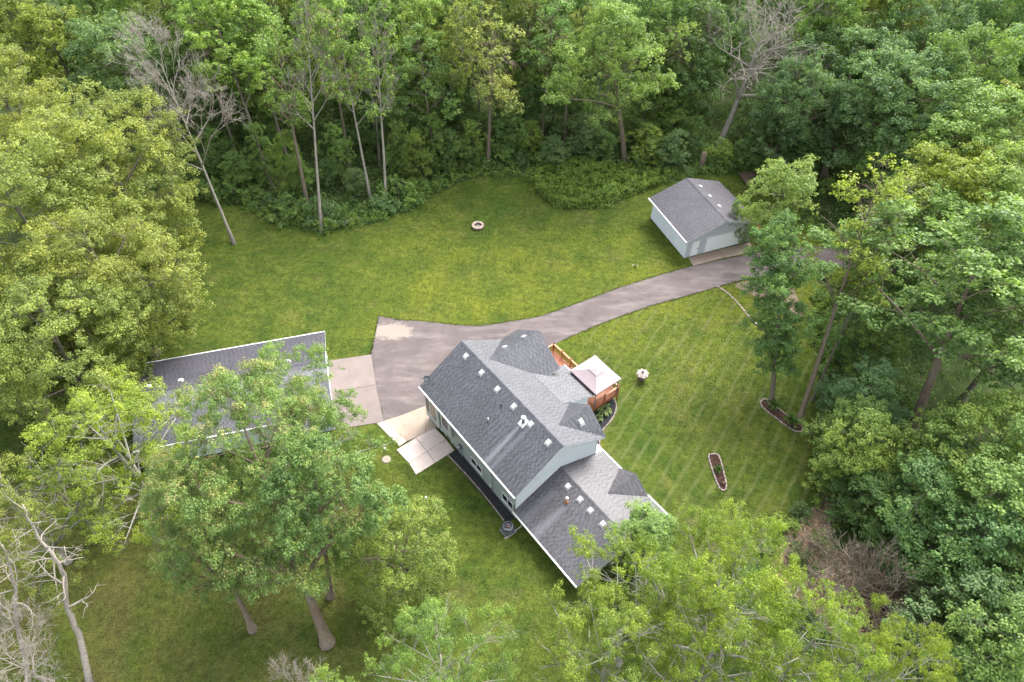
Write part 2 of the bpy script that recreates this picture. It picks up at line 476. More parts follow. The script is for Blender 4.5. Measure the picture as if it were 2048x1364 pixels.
# ------------------------------------------------------------------ GROUND
tag(link_mesh('ground', [(-600, -250, -0.004), (600, -250, -0.004), (600, 900, -0.004), (-600, 900, -0.004)], [(0, 1, 2, 3)], 'forest_floor'), kind='structure')
edge_px = [(330, 392), (400, 398), (480, 412), (540, 440), (600, 458), (650, 467), (690, 455), (740, 444), (800, 426), (860, 400), (905, 372), (950, 354), (1000, 350),
           (1040, 357), (1072, 372), (1088, 400), (1130, 416), (1190, 416), (1250, 396), (1300, 378), (1335, 366), (1400, 352), (1490, 340), (1540, 352), (1570, 420), (1640, 480),
           (1652, 540), (1622, 640), (1640, 760), (1646, 900), (1636, 1000), (1592, 1046), (1545, 1082), (1510, 1120)]
EDGE = smooth_poly(gp(edge_px), 5, closed=False)
rng = random.Random(4)
_e = []
for a, b_ in zip(EDGE, EDGE[1:]):
    n = max(1, int((b_ - a).length / .45))
    for i in range(n): _e.append(a.lerp(b_, i / n))
EDGE = [p + Vector((math.sin(i * .9) * .16 + math.sin(i * .37 + 1) * .22 + rng.uniform(-.16, .16), math.cos(i * .7) * .16 + math.sin(i * .23) * .2 + rng.uniform(-.16, .16))) for i, p in enumerate(_e)]
lawn_poly = EDGE + [Vector((16, 24)), Vector((13, 12)), Vector((13, -30)), Vector((-120, -30)), Vector((-120, 40)), Vector((-60, 52)), Vector((-50, 66))]
tag(polygon_sheet('lawn', lawn_poly, 0.0, 'lawn'), kind='structure')
LAWN = np.array([(p.x, p.y) for p in lawn_poly])

drive_px = [(757, 632), (800, 640), (850, 643), (910, 650), (960, 652), (1010, 645), (1080, 633), (1160, 605), (1240, 575), (1320, 550), (1385, 532), (1450, 518), (1514, 505), (1580, 496), (1650, 493), (1720, 494),
            (1730, 536), (1650, 537), (1600, 544), (1530, 553), (1480, 561), (1432, 575), (1380, 590), (1300, 612), (1220, 640), (1160, 665), (1100, 692), (1000, 760), (920, 800), (858, 810), (838, 817), (800, 832), (767, 842), (752, 770), (742, 710), (748, 680)]
def ragged(pts, step, amp, seed):
    r = random.Random(seed); out = []
    for a, b_ in zip(pts, pts[1:] + pts[:1]):
        n = max(1, int((b_ - a).length / step))
        for i in range(n): out.append(a.lerp(b_, i / n) + Vector((r.uniform(-amp, amp), r.uniform(-amp, amp))))
    return out
tag(polygon_sheet('driveway', ragged(smooth_poly(gp(drive_px), 1), .22, .055, 2), 0.022, 'asphalt'), kind='structure')
tag(polygon_sheet('dirt_patch', smooth_poly(gp([(1470, 568), (1530, 558), (1575, 552), (1590, 585), (1606, 625), (1590, 645), (1572, 612), (1540, 600), (1500, 588)]), 4), 0.006, 'dirt'), kind='structure')

def slabs(name, label, polys, mat, z=0.06, cat='paving'):
    root = empty(name, (0, 0, 0))
    tag(root, label, cat)
    for q in polys:
        P = [Vector(p) for p in q]
        c = sum(P, Vector((0, 0))) / len(P)
        P = [p + (c - p).normalized() * 0.025 for p in P]
        mb = MB().slab([(p.x, p.y, z) for p in P], z + 0.05)
        mb.build('slab', mat, root)
    hull = [p for q in polys for p in q]
    return root
g = lambda *l: gp(l)
# winding: list corners counter-clockwise seen from above (photo: clockwise on screen is clockwise from above)
def ccw(q):
    a = sum(q[i].x * q[(i + 1) % len(q)].y - q[(i + 1) % len(q)].x * q[i].y for i in range(len(q)))
    return q if a > 0 else q[::-1]
slabs('concrete_apron', 'pale concrete apron slabs between the long garage and the asphalt', [ccw(q) for q in [
    g((655, 722), (743, 709), (752, 770), (660, 785)), g((660, 785), (752, 770), (767, 842), (756, 846), (668, 860))]], 'concrete_pale', 0.045)
slabs('concrete_walk', 'narrow pale walk slabs leading from the apron to the patio', [ccw(q) for q in [
    g((754, 847), (768, 842), (791, 862), (777, 871)), g((777, 871), (791, 862), (814, 883), (799, 893))]], 'concrete_pink', 0.05)
slabs('patio', 'tan concrete patio slabs below the bay window of the house', [ccw(q) for q in [
    g((768, 842), (800, 832), (838, 817), (852, 812), (852, 866), (832, 876), (814, 883)), g((852, 812), (862, 800), (880, 830), (880, 855), (870, 856), (852, 866)),
    ]], 'concrete_tan', 0.055)
slabs('patio', 'four square pinkish concrete slabs at the entry door, beside the lawn', [ccw(q) for q in [
    g((832, 876), (870, 856), (892, 879), (854, 903)), g((854, 903), (892, 879), (909, 901), (871, 926)),
    g((793, 900), (832, 876), (854, 903), (818, 927)), g((818, 927), (854, 903), (871, 926), (832, 950))]], 'concrete_pink', 0.06)
slabs('garage_apron', 'tan concrete apron in front of the detached garage doors', [ccw(q) for q in [
    g((1376, 516), (1437, 500), (1448, 516), (1386, 532)), g((1437, 500), (1499, 485), (1514, 504), (1448, 516))]], 'concrete_apron', 0.05)

# ------------------------------------------------------------------ BUILDING PIECES
def roof_face(parent, P0, P1, P3, mat, expo=0.2, w=0.2, seed=0, name='shingles', keep=None):
    """shingle courses over the parallelogram P0 (eave start) - P1 (eave end) - ridge, P3 = ridge above P0"""
    P0, P1, P3 = Vector(P0), Vector(P1), Vector(P3)
    U = P1 - P0; LU = U.length; U.normalize()
    V = P3 - P0; V -= U * V.dot(U); LV = V.length; V.normalize()
    N = U.cross(V).normalized()
    if N.z < 0: N = -N
    r = random.Random(seed)
    vs, fs, sh = [], [], []
    rows = int(LV / expo)
    e = LV / rows
    for k in range(rows):
        u = -r.uniform(0, 2 * w); dark = False
        while u < LU:
            ww = w * r.uniform(.75, 1.3)
            a, b_ = max(u, 0), min(u + ww, LU)
            u += ww
            if b_ - a < 0.02: continue
            dark = not dark
            if keep and not keep(P0 + U * (a + b_) / 2 + V * (k + .5) * e): continue
            hgt = 0.011 if dark else 0.008
            v0, v1 = k * e - 0.01, (k + 1) * e + 0.02
            q = [P0 + U * a + V * v0 + N * hgt, P0 + U * b_ + V * v0 + N * hgt, P0 + U * b_ + V * v1 + N * 0.004, P0 + U * a + V * v1 + N * 0.004,
                 P0 + U * a + V * v0 - N * 0.01, P0 + U * b_ + V * v0 - N * 0.01]
            n = len(vs); vs += q
            fs += [(n, n + 1, n + 2, n + 3), (n + 4, n + 5, n + 1, n)]
            s_ = (r.uniform(0.0, .48) if dark else r.uniform(.45, 1.0))
            sh += [s_] * 6
    o = link_mesh(name, vs, fs, mat, parent)
    at_ = o.data.attributes.new('shade', 'FLOAT', 'POINT')
    at_.data.foreach_set('value', sh)
    o['kind'] = 'stuff'
    return o

def ridge_caps(parent, A, B, mat, sl, side, seed=1):
    """ridge cap shingles from A to B; side = horizontal unit vector across the ridge; sl = slope"""
    A, B = Vector(A), Vector(B); side = Vector(side)
    D = B - A; L_ = D.length; D.normalize()
    n = max(2, int(L_ / 0.28)); r = random.Random(seed)
    vs, fs, sh = [], [], []
    for i in range(n):
        a, b_ = A + D * (L_ * i / n - 0.02), A + D * (L_ * (i + 1) / n)
        k = len(vs); w_ = 0.16
        for p, up in ((a, 0.045), (b_, 0.03)):
            vs += [p + Vector((0, 0, up)), p + side * w_ + Vector((0, 0, up - sl * w_)), p - side * w_ + Vector((0, 0, up - sl * w_))]
        fs += [(k, k + 1, k + 4, k + 3), (k, k + 3, k + 5, k + 2), (k, k + 2, k + 1)]
        sh += [r.uniform(.35, .9)] * 6
    o = link_mesh('ridge_cap', vs, fs, mat, parent)
    at_ = o.data.attributes.new('shade', 'FLOAT', 'POINT'); at_.data.foreach_set('value', sh)
    o['kind'] = 'stuff'
    return o

def lap_wall(parent, A, B, z0, top, mat, name='wall', lap=0.2):
    """lap-sided wall from A to B (xy); outward side is to the right of A->B; top: list of (u,z) polyline, single valued"""
    A, B = Vector((A[0], A[1], 0)), Vector((B[0], B[1], 0))
    D = B - A; L_ = D.length; D.normalize(); N = Vector((D.y, -D.x, 0))
    def ztop(u):
        for (u0, a), (u1, b_) in zip(top, top[1:]):
            if u0 <= u <= u1: return a + (b_ - a) * (u - u0) / (u1 - u0 + 1e-9)
        return top[-1][1]
    zm = max(z for _, z in top)
    us = np.linspace(0, L_, 161); zt = np.array([ztop(u) for u in us])
    vs, fs = [], []
    z = z0
    while z < zm - 1e-4:
        z1 = min(z + lap, zm)
        def span(zz):
            ok = us[zt >= zz - 1e-6]
            return (ok.min(), ok.max()) if len(ok) else None
        s0, s1 = span(z), span(z1)
        if s0 is None: break
        if s1 is None or z1 >= zm - 1e-6 and s1[1] - s1[0] < .05: s1 = ((s0[0] + s0[1]) / 2,) * 2 if s1 is None else s1
        k = len(vs)
        vs += [A + D * s0[0] + N * .018 + Vector((0, 0, z)), A + D * s0[1] + N * .018 + Vector((0, 0, z)), A + D * s1[1] + N * .002 + Vector((0, 0, z1)), A + D * s1[0] + N * .002 + Vector((0, 0, z1)),
               A + D * s0[0] + N * .001 + Vector((0, 0, z)), A + D * s0[1] + N * .001 + Vector((0, 0, z))]
        fs += [(k, k + 1, k + 2, k + 3), (k + 4, k + 5, k + 1, k)]
        z = z1
    return link_mesh(name, vs, fs, mat, parent)

def on_wall(A, B):
    """matrix with x along A->B, y outward (right of A->B)... z up"""
    A = Vector((A[0], A[1], 0)); D = (Vector((B[0], B[1], 0)) - A).normalized(); N = Vector((D.y, -D.x, 0))
    return A, D, N

def wbox(A, D, N, u0, u1, n0, n1, z0, z1):
    mb = MB()
    c = [(u0, n0), (u1, n0), (u1, n1), (u0, n1)]
    P = lambda u, n, z: A + D * u + N * n + Vector((0, 0, z))
    mb.add([P(u, n, z0) for u, n in c] + [P(u, n, z1) for u, n in c], [(0, 1, 2, 3), (7, 6, 5, 4), (0, 4, 5, 1), (1, 5, 6, 2), (2, 6, 7, 3), (3, 7, 4, 0)])
    return mb

def window(parent, A, D, N, u0, u1, z0, z1, off=0.0, panes=2):
    """white framed window standing proud of the wall with dark panes set back in it"""
    t = 0.07
    fr = MB()
    def add(a, b_, c_, d): 
        w_ = wbox(A, D, N, a, b_, 0.0 + off, 0.075 + off, c_, d); fr.add(w_.v, w_.f)
    add(u0, u1, z0 - t, z0); add(u0, u1, z1, z1 + t); add(u0 - t, u0, z0 - t, z1 + t); add(u1, u1 + t, z0 - t, z1 + t)
    step = (u1 - u0) / panes
    for i in range(1, panes): add(u0 + step * i - t / 2, u0 + step * i + t / 2, z0, z1)
    w = fr.build('window', 'white_trim', parent)
    for i in range(panes):
        a = u0 + step * i + (t / 2 if i else 0); b_ = u0 + step * (i + 1) - (t / 2 if i < panes - 1 else 0)
        wbox(A, D, N, a, b_, 0.02 + off, 0.035 + off, z0, z1).build('pane', 'glass', w)
    wbox(A, D, N, u0 - t - .03, u1 + t + .03, 0.0 + off, 0.11 + off, z0 - t - .05, z0 - t - .002).build('sill', 'white_trim', w)
    return w

def roof_vent(parent, x, y, z, sx, sy, slope, axis):
    """low square box vent; axis 'x' or 'y' = direction in which the roof falls, slope signed dz per unit"""
    mb = MB(); a = 0.195
    def Z(px, py, hgt): return z + (px * slope if axis == 'x' else py * slope) + hgt
    base = [(-a, -a), (a, -a), (a, a), (-a, a)]
    topc = [(-a * .86, -a * .86), (a * .86, -a * .86), (a * .86, a * .86), (-a * .86, a * .86)]
    mb.add([(x + p, y + q, Z(p, q, -.02)) for p, q in base] + [(x + p, y + q, Z(p, q, .13)) for p, q in base] + [(x + p, y + q, Z(p, q, .19)) for p, q in topc],
           [(0, 1, 5, 4), (1, 2, 6, 5), (2, 3, 7, 6), (3, 0, 4, 7), (4, 5, 9, 8), (5, 6, 10, 9), (6, 7, 11, 10), (7, 4, 8, 11), (8, 9, 10, 11)])
    f = 0.235
    mb.add([(x - f, y - f, Z(-f, -f, .028)), (x + f, y - f, Z(f, -f, .028)), (x + f, y + f, Z(f, f, .028)), (x - f, y + f, Z(-f, f, .028))], [(0, 1, 2, 3)])
    return mb.build('roof_vent', 'white_metal', parent)

def pipe(parent, name, pts, r, mat, sides=8):
    return MB().tube(pts, r, sides).build(name, mat, parent, True)

# ------------------------------------------------------------------ HOUSE
HR = 2.22 - math.pi / 2
house = tag(empty('house', (0.331, 29.395, 0), HR), 'two-storey pale grey house with charcoal shingle gable roofs and a red wooden deck behind', 'house')
HM = frame(0.331, 29.395, HR); HMI = HM.inverted()
def hl(px, py, z=0.0): return HMI @ at(px, py, z)
W, L, EZ, RZ, OV = 8.665, 13.235, 4.436, 7.365, 0.45
XR = W / 2; SL = (RZ - EZ) / (XR + OV)
main_roof = MB()
main_roof.slab([(-OV, -OV, EZ), (XR, -OV, RZ), (XR, L + OV, RZ), (-OV, L + OV, EZ)], 0.20)
main_roof.slab([(XR, -OV, RZ), (W + OV, -OV, EZ), (W + OV, L + OV, EZ), (XR, L + OV, RZ)], 0.20)
mr = main_roof.build('roof', 'white_trim', house)
roof_face(mr, (-OV, L + OV, EZ), (-OV, -OV, EZ), (XR, L + OV, RZ), 'shingle_house', seed=1)
roof_face(mr, (W + OV, -OV, EZ), (W + OV, L + OV, EZ), (XR, -OV, RZ), 'shingle_house', seed=2)
ridge_caps(mr, (XR, -OV, RZ), (XR, L + OV, RZ), 'shingle_house', SL, (1, 0, 0))
# big gable facing the lawn
GY, GZ, GH, GF = 10.85, 6.75, 3.1, 11.0
GEZ = 4.42; gsl = (GZ - GEZ) / GH
gm = MB()
gm.slab([(5.2, GY - GH, GEZ), (GF, GY - GH, GEZ), (GF, GY, GZ), (5.2, GY, GZ)], 0.18)
gm.slab([(5.2, GY, GZ), (GF, GY, GZ), (GF, GY + GH, GEZ), (5.2, GY + GH, GEZ)], 0.18)
gr = gm.build('gable_roof', 'white_trim', house)
roof_face(gr, (5.2, GY - GH, GEZ), (GF, GY - GH, GEZ), (5.2, GY, GZ), 'shingle_house', seed=3)
roof_face(gr, (GF, GY + GH, GEZ), (5.2, GY + GH, GEZ), (GF, GY, GZ), 'shingle_house', seed=4)
ridge_caps(gr, (5.3, GY, GZ), (GF, GY, GZ), 'shingle_house', gsl, (0, 1, 0))
# small gable
SY, SZ, SH, SF, SEZ = 1.85, 6.45, 2.3, 9.18, 4.45
ssl = (SZ - SEZ) / SH
sm = MB()
above_main = lambda p: p.z > RZ - SL * abs(p.x - XR) - .03
sm.slab([(SF, SY - SH, SEZ), (SF, SY, SZ), (5.85, SY, SZ)], 0.16)
sm.slab([(5.85, SY, SZ), (SF, SY, SZ), (SF, SY + SH, SEZ)], 0.16)
sr = sm.build('gable_roof', 'white_trim', house)
roof_face(sr, (5.6, SY - SH, SEZ), (SF, SY - SH, SEZ), (5.6, SY, SZ), 'shingle_house', seed=5, keep=above_main)
roof_face(sr, (SF, SY + SH, SEZ), (5.6, SY + SH, SEZ), (SF, SY, SZ), 'shingle_house', seed=6, keep=above_main)
ridge_caps(sr, (5.9, SY, SZ), (SF, SY, SZ), 'shingle_house', ssl, (0, 1, 0))
# lower roof over the deck door
em = MB(); EX0, EX1, EY0, EY1, EA, EB = 8.3, 12.25, 4.15, 8.6, 4.96, 3.15
em.slab([(EX0, EY0, EA), (EX1, EY0, EB), (EX1, EY1, EB), (EX0, EY1, EA)], 0.17)
er = em.build('porch_roof', 'white_trim', house)
roof_face(er, (EX1, EY0, EB), (EX1, EY1, EB), (EX0, EY0, EA), 'shingle_house', seed=7)
# walls
lap_wall(house, (0, L), (0, 0), 0.0, [(0, EZ + .2), (L, EZ + .2)], 'siding_green_shaded')
gab = [(0, EZ + .2), (XR, RZ - .18), (W, EZ + .2)]
lap_wall(house, (0, 0), (W, 0), 0.0, gab, 'siding')
lap_wall(house, (W, L), (0, L), 0.0, gab, 'siding')
lap_wall(house, (W, 0), (W, L), 0.0, [(0, EZ + .1), (L, EZ + .1)], 'siding')
gf = GF - 0.45
lap_wall(house, (gf, GY - 2.65), (gf, GY + 2.65), 0.0, [(0, GEZ + .3), (2.65, GZ - .2), (5.3, GEZ + .3)], 'siding')
lap_wall(house, (W, GY - 2.65), (gf, GY - 2.65), 0.0, [(0, GEZ + .2), (gf - W, GEZ + .2)], 'siding')
lap_wall(house, (gf, GY + 2.65), (W, GY + 2.65), 0.0, [(0, GEZ + .2), (gf - W, GEZ + .2)], 'siding')
sf = SF - 0.35
lap_wall(house, (sf, SY - 1.95), (sf, SY + 1.95), 3.6, [(0, SEZ + .2), (1.95, SZ - .2), (3.9, SEZ + .2)], 'siding')
ex1 = EX1 - 0.45
zz = lambda x: EA + (EB - EA) * (x - EX0) / (EX1 - EX0) - .17
lap_wall(house, (W, EY0 + .4), (ex1, EY0 + .4), 0.0, [(0, zz(W)), (ex1 - W, zz(ex1))], 'siding')
lap_wall(house, (ex1, EY0 + .4), (ex1, EY1), 0.0, [(0, zz(ex1)), (EY1 - EY0 - .4, zz(ex1))], 'siding')
# soffit closing and foundation strip
MB().box(-0.01, W + .01, -0.01, L + .01, -0.3, 0.12).build('foundation', 'concrete_foundation', house)
# corner boards
for (cx, cy) in ((0, 0), (0, L), (W, 0)):
    MB().box(cx - .045, cx + .045, cy - .045, cy + .045, 0.1, EZ + .12).build('corner_board', 'white_trim', house)
# gutters along both eaves
def gutter(parent, x, y0, y1, z, d):
    mb = MB()
    prof = [(0, 0), (0.10 * d, 0), (0.13 * d, -.02), (0.12 * d, -.11), (0, -.13)]
    n = len(prof)
    mb.add([(x + p, y0, z + q) for p, q in prof] + [(x + p, y1, z + q) for p, q in prof], [(i, (i + 1) % n, (i + 1) % n + n, i + n) for i in range(n)] + [tuple(range(n)), tuple(range(2 * n - 1, n - 1, -1))])
    return mb.build('gutter', 'white_metal', parent)
gutter(house, -OV - .003, -OV, L + OV, EZ + .03, -1)
gutter(house, W + OV + .003, SY + SH, EY0, EZ + .03, 1)
gutter(house, EX1 + .003, EY0, EY1, EB + .03, 1)
# windows of the long near wall (u measured from the driveway end towards the AC end)
A, D, N = on_wall((0, L), (0, 0))
U = lambda y: L - y
window(house, A, D, N, U(6.38), U(4.88), 0.80, 1.62)
window(house, A, D, N, U(1.82), U(0.42), 0.86, 1.80)
window(house, A, D, N, U(11.9), U(11.1), 0.35, 0.85, panes=1)
# entry door below the bay
df_ = MB()
for (a, b_, c_, d) in ((U(10.55), U(10.47), .06, 2.1), (U(9.65), U(9.57), .06, 2.1), (U(10.55), U(9.57), 2.1, 2.18)):
    q = wbox(A, D, N, a, b_, 0.0, 0.07, c_, d); df_.add(q.v, q.f)
entry = df_.build('door_frame', 'white_trim', house)
wbox(A, D, N, U(10.47), U(9.65), 0.02, 0.05, .06, 2.1).build('door', 'bay_panel', entry)
wbox(A, D, N, U(9.76), U(9.72), 0.05, 0.10, 0.98, 1.08).build('door_handle', 'grey_metal', entry)
# bay window: two cantilevered boxes with corner posts, glazing and a solid apron below
def bay(y1, y0, zb, zt, depth, glaze):
    a, b_ = U(y1), U(y0)
    ch = 0.0
    bx = wbox(A, D, N, a, b_, 0.0, depth, zb, zt)
    bb = bx.build('bay', 'siding_green_shaded', house)
    for uu in (a, b_ - .1): wbox(A, D, N, uu - .004, uu + .104, depth - .1, depth + .02, zb, zt).build('corner_post', 'white_trim', bb)
    A2 = A + N * depth
    for (g0, g1, mat) in glaze:
        wbox(A2, D, N, a + g0, a + g1, 0.004, 0.02, zb + .55, zt - .15).build('pane', mat, bb)
        fr = MB()
        for (p0, p1, q0, q1) in ((g0 - .06, g1 + .06, zb + .48, zb + .55), (g0 - .06, g1 + .06, zt - .15, zt - .08), (g0 - .06, g0, zb + .55, zt - .15), (g1, g1 + .06, zb + .55, zt - .15)):
            q = wbox(A2, D, N, a + p0, a + p1, 0.004, 0.045, q0, q1); fr.add(q.v, q.f)
        fr.build('window_frame', 'white_trim', bb)
    wbox(A, D, N, a - .04, b_ + .04, 0.0, depth + .05, zb - .1, zb - .003).build('bay_floor', 'siding_green_shaded', bb)
    return bb
bay(13.05, 11.0, 1.15, EZ - .22, 0.40, [(0.15, 0.75, 'bay_panel'), (0.9, 1.85, 'glass')])
bay(10.4, 9.0, 1.9, EZ - .22, 0.42, [(0.2, 1.2, 'glass')])
# downspout, gas/electric meters, conduits
pipe(house, 'downspout', [(-.36, 3.25, EZ - .1), (-.30, 3.25, EZ - .3), (-.09, 3.25, EZ - .55), (-.09, 3.25, .3)], .05, 'white_metal')
mt = empty('utility_meters', (-.02, 7.9, 0)); mt.parent = house
def meters():
    mb = MB().box(-.2, 0, -.18, .18, 1.0, 1.6)
    o = mb.build('meter_box', 'grey_metal', house); o.location = (-.02, 8.0, 0)
    for k in range(4):
        pipe(o, 'conduit', [(-.12, -.25 + k * .16, 1.35 - .1 * k), (-.12, -.25 + k * .16, -.02)], .032, 'siding_green_shaded')
    d = MB().lathe([(0.09, 0), (.09, .1), (.05, .13)], 10).build('meter', 'white_metal', o); d.rotation_euler = (0, -math.pi / 2, 0); d.location = (-.2, 0, 1.4)
bpy.data.objects.remove(mt); meters()
hr_ = MB().lathe([(0.16, 0), (.17, .05), (.1, .1)], 14).build('hose_reel', 'white_metal', house); hr_.rotation_euler = (0, -math.pi / 2, 0); hr_.location = (-.03, 3.45, .75)
pipe(house, 'cable', [(-.04, .16, 2.0), (-.05, .13, 1.5), (-.05, .19, 1.2), (-.04, .15, .9)], .025, 'dark_metal', 6)
pipe(house, 'outdoor_light', [(-.02, L - .1, 3.35), (-.2, L - .1, 3.4), (-.24, L - .1, 3.25)], .06, 'white_metal')
# roof furniture
for y in (12.2, 9.82, 7.52, 5.24, 2.97, .72): roof_vent(mr, 3.72, y, RZ - SL * (XR - 3.72), 0, 0, SL, 'x')
roof_vent(sr, 7.75, 1.2, SZ - ssl * .65, 0, 0, ssl, 'y')
roof_vent(gr, 9.65, 11.5, GZ - gsl * .65, 0, 0, -gsl, 'y')
roof_vent(gr, 7.5, 11.55, GZ - gsl * .70, 0, 0, -gsl, 'y')
zs = lambda x: RZ - SL * abs(XR - x)
pipe(mr, 'vent_pipe', [(1.67, 6.05, zs(1.67) - .05), (1.67, 6.05, zs(1.67) + .5)], .055, 'white_metal')
MB().lathe([(.13, -.06), (.12, .03), (.06, .07)], 10).build('pipe_boot', 'dark_metal', mr).location = (1.67, 6.05, zs(1.67))
MB().lathe([(.15, -.08), (.12, .05), (.055, .08), (.055, .16), (.09, .17), (.02, .2)], 10).build('pipe_boot', 'dark_metal', mr).location = (3.19, 6.18, zs(3.19))
fl = MB().lathe([(.13, -.1), (.13, .6), (.2, .62), (.2, .70), (.14, .78), (.03, .82)], 14).build('flue', 'grey_metal', mr, True); fl.location = (3.46, 3.58, zs(3.46))
MB().lathe([(.22, .62), (.23, .70), (.15, .80), (.02, .84)], 14).build('flue_cap', 'white_metal', fl, True)
fx = 3.46
MB().add([(fx - .35, 3.25, zs(fx - .35) + .035), (fx + .35, 3.25, zs(fx + .35) + .035), (fx + .35, 3.9, zs(fx + .35) + .035), (fx - .35, 3.9, zs(fx - .35) + .035)], [(0, 1, 2, 3)]).build('flashing', 'white_metal', mr)
dish = MB().lathe([(.0, 0), (.14, .02), (.24, .07), (.30, .13), (.29, .14), (.22, .09), (.0, .03)], 18).build('satellite_dish', 'grey_metal', mr, True)
dish.location = (.25, 13.35, zs(.25) + .6); dish.rotation_euler = (0.3, -1.0, 0.6)
pipe(dish, 'dish_arm', [(0, 0, .0), (.05, 0, .4)], .02, 'white_metal', 6)
pipe(mr, 'dish_mast', [(.45, 13.35, zs(.45) - .02), (.40, 13.35, zs(.45) + .45), (.27, 13.35, zs(.25) + .6)], .03, 'grey_metal', 6)
pipe(mr, 'antenna', [(.1, 13.62, zs(.1) + .4), (-.35, 13.5, zs(.1) + .95)], .02, 'dark_metal', 6)
# lower wing
wing = MB(); WE, WR, WX0, WX1, WY = 1.50, 3.58, -.295, 9.576, -8.05
wxr = (WX0 + WX1) / 2; wsl = (WR - WE) / (wxr - WX0)
wing.slab([(WX0, WY, WE), (wxr, WY, WR), (wxr, -.002, WR), (WX0, -.002, WE)], .18)
wing.slab([(wxr, WY, WR), (WX1, WY, WE), (WX1, -.002, WE), (wxr, -.002, WR)], .18)
wing.slab([(W + .002, -.002, WE + wsl * (WX1 - W)), (WX1, -.002, WE), (WX1, .9, WE), (W + .002, .9, WE + wsl * (WX1 - W))], .18)
wr = wing.build('wing_roof', 'white_trim', house)
roof_face(wr, (WX0, -.01, WE), (WX0, WY, WE), (wxr, -.01, WR), 'shingle_wing', seed=8)
roof_face(wr, (WX1, WY, WE), (WX1, -.01, WE), (wxr, WY, WR), 'shingle_wing', seed=9)
ridge_caps(wr, (wxr, WY, WR), (wxr, -.02, WR), 'shingle_wing', wsl, (1, 0, 0))
TY, TZ, TH_, TF = -4.0, 2.85, 1.75, 9.55
tsl = (TZ - WE) / TH_
tm = MB()
tm.slab([(6.2, TY - TH_, WE + .02), (TF, TY - TH_, WE + .02), (TF, TY, TZ), (6.2, TY, TZ)], .15)
tm.slab([(6.2, TY, TZ), (TF, TY, TZ), (TF, TY + TH_, WE + .02), (6.2, TY + TH_, WE + .02)], .15)
tr_ = tm.build('gable_roof', 'white_trim', house)
roof_face(tr_, (6.2, TY - TH_, WE + .02), (TF, TY - TH_, WE + .02), (6.2, TY, TZ), 'shingle_wing', seed=10)
roof_face(tr_, (TF, TY + TH_, WE + .02), (6.2, TY + TH_, WE + .02), (TF, TY, TZ), 'shingle_wing', seed=11)
ridge_caps(tr_, (6.5, TY, TZ), (TF, TY, TZ), 'shingle_wing', tsl, (0, 1, 0))
lap_wall(house, (TF - .3, TY - 1.4), (TF - .3, TY + 1.4), 1.2, [(0, WE + .2), (1.4, TZ - .2), (2.8, WE + .2)], 'siding')
wy = WY + .45
lap_wall(house, (0.1, 0), (0.1, wy), 0.0, [(0, WE), (-wy, WE)], 'siding')
wxa, wxb = 0.1, 9.2
lap_wall(house, (wxa, wy), (wxb, wy), 0.0, [(0, WE + .1), (wxr - wxa, WR - .15), (wxb - wxa, WE + .1)], 'siding')
lap_wall(house, (wxb, wy), (wxb, 0.8), 0.0, [(0, WE), (.8 - wy, WE)], 'siding')
lap_wall(house, (wxb, 0.8), (W, 0.8), 0.0, [(0, WE), (wxb - W, WE)], 'siding')
MB().box(wxa + .01, wxb - .01, wy + .01, 0.0, -.3, .11).build('foundation', 'concrete_foundation', house)
A4, D4, N4 = on_wall((wxa, wy), (wxb, wy))
window(house, A4, D4, N4, 6.0, 7.3, .8, 1.55)
gutter(house, WX0 - .003, WY, -.01, WE + .03, -1)
gutter(house, WX1 + .003, WY, TY - TH_ * .9, WE + .03, 1)
gutter(house, WX1 + .003, TY + TH_ * .9, .9, WE + .03, 1)
zw = lambda x: WR - wsl * abs(wxr - x)
for y in (-1.71, -3.22, -4.47, -5.95): roof_vent(wr, 4.0, y, zw(4.0), 0, 0, wsl, 'x')
f2 = MB().lathe([(.08, -.1), (.08, .45), (.14, .47), (.14, .55), (.02, .6)], 12).build('flue', 'white_metal', wr, True); f2.location = (3.2, -2.55, zw(3.2))
MB().lathe([(.2, -.07), (.17, .04), (.08, .1)], 12).build('flashing', 'orange_rust', f2, True)
pipe(house, 'downspout', [(WX0 - .05, -.75, WE - .1), (-.05, -.8, WE - .35), (-.05, -.8, .15)], .045, 'white_metal')

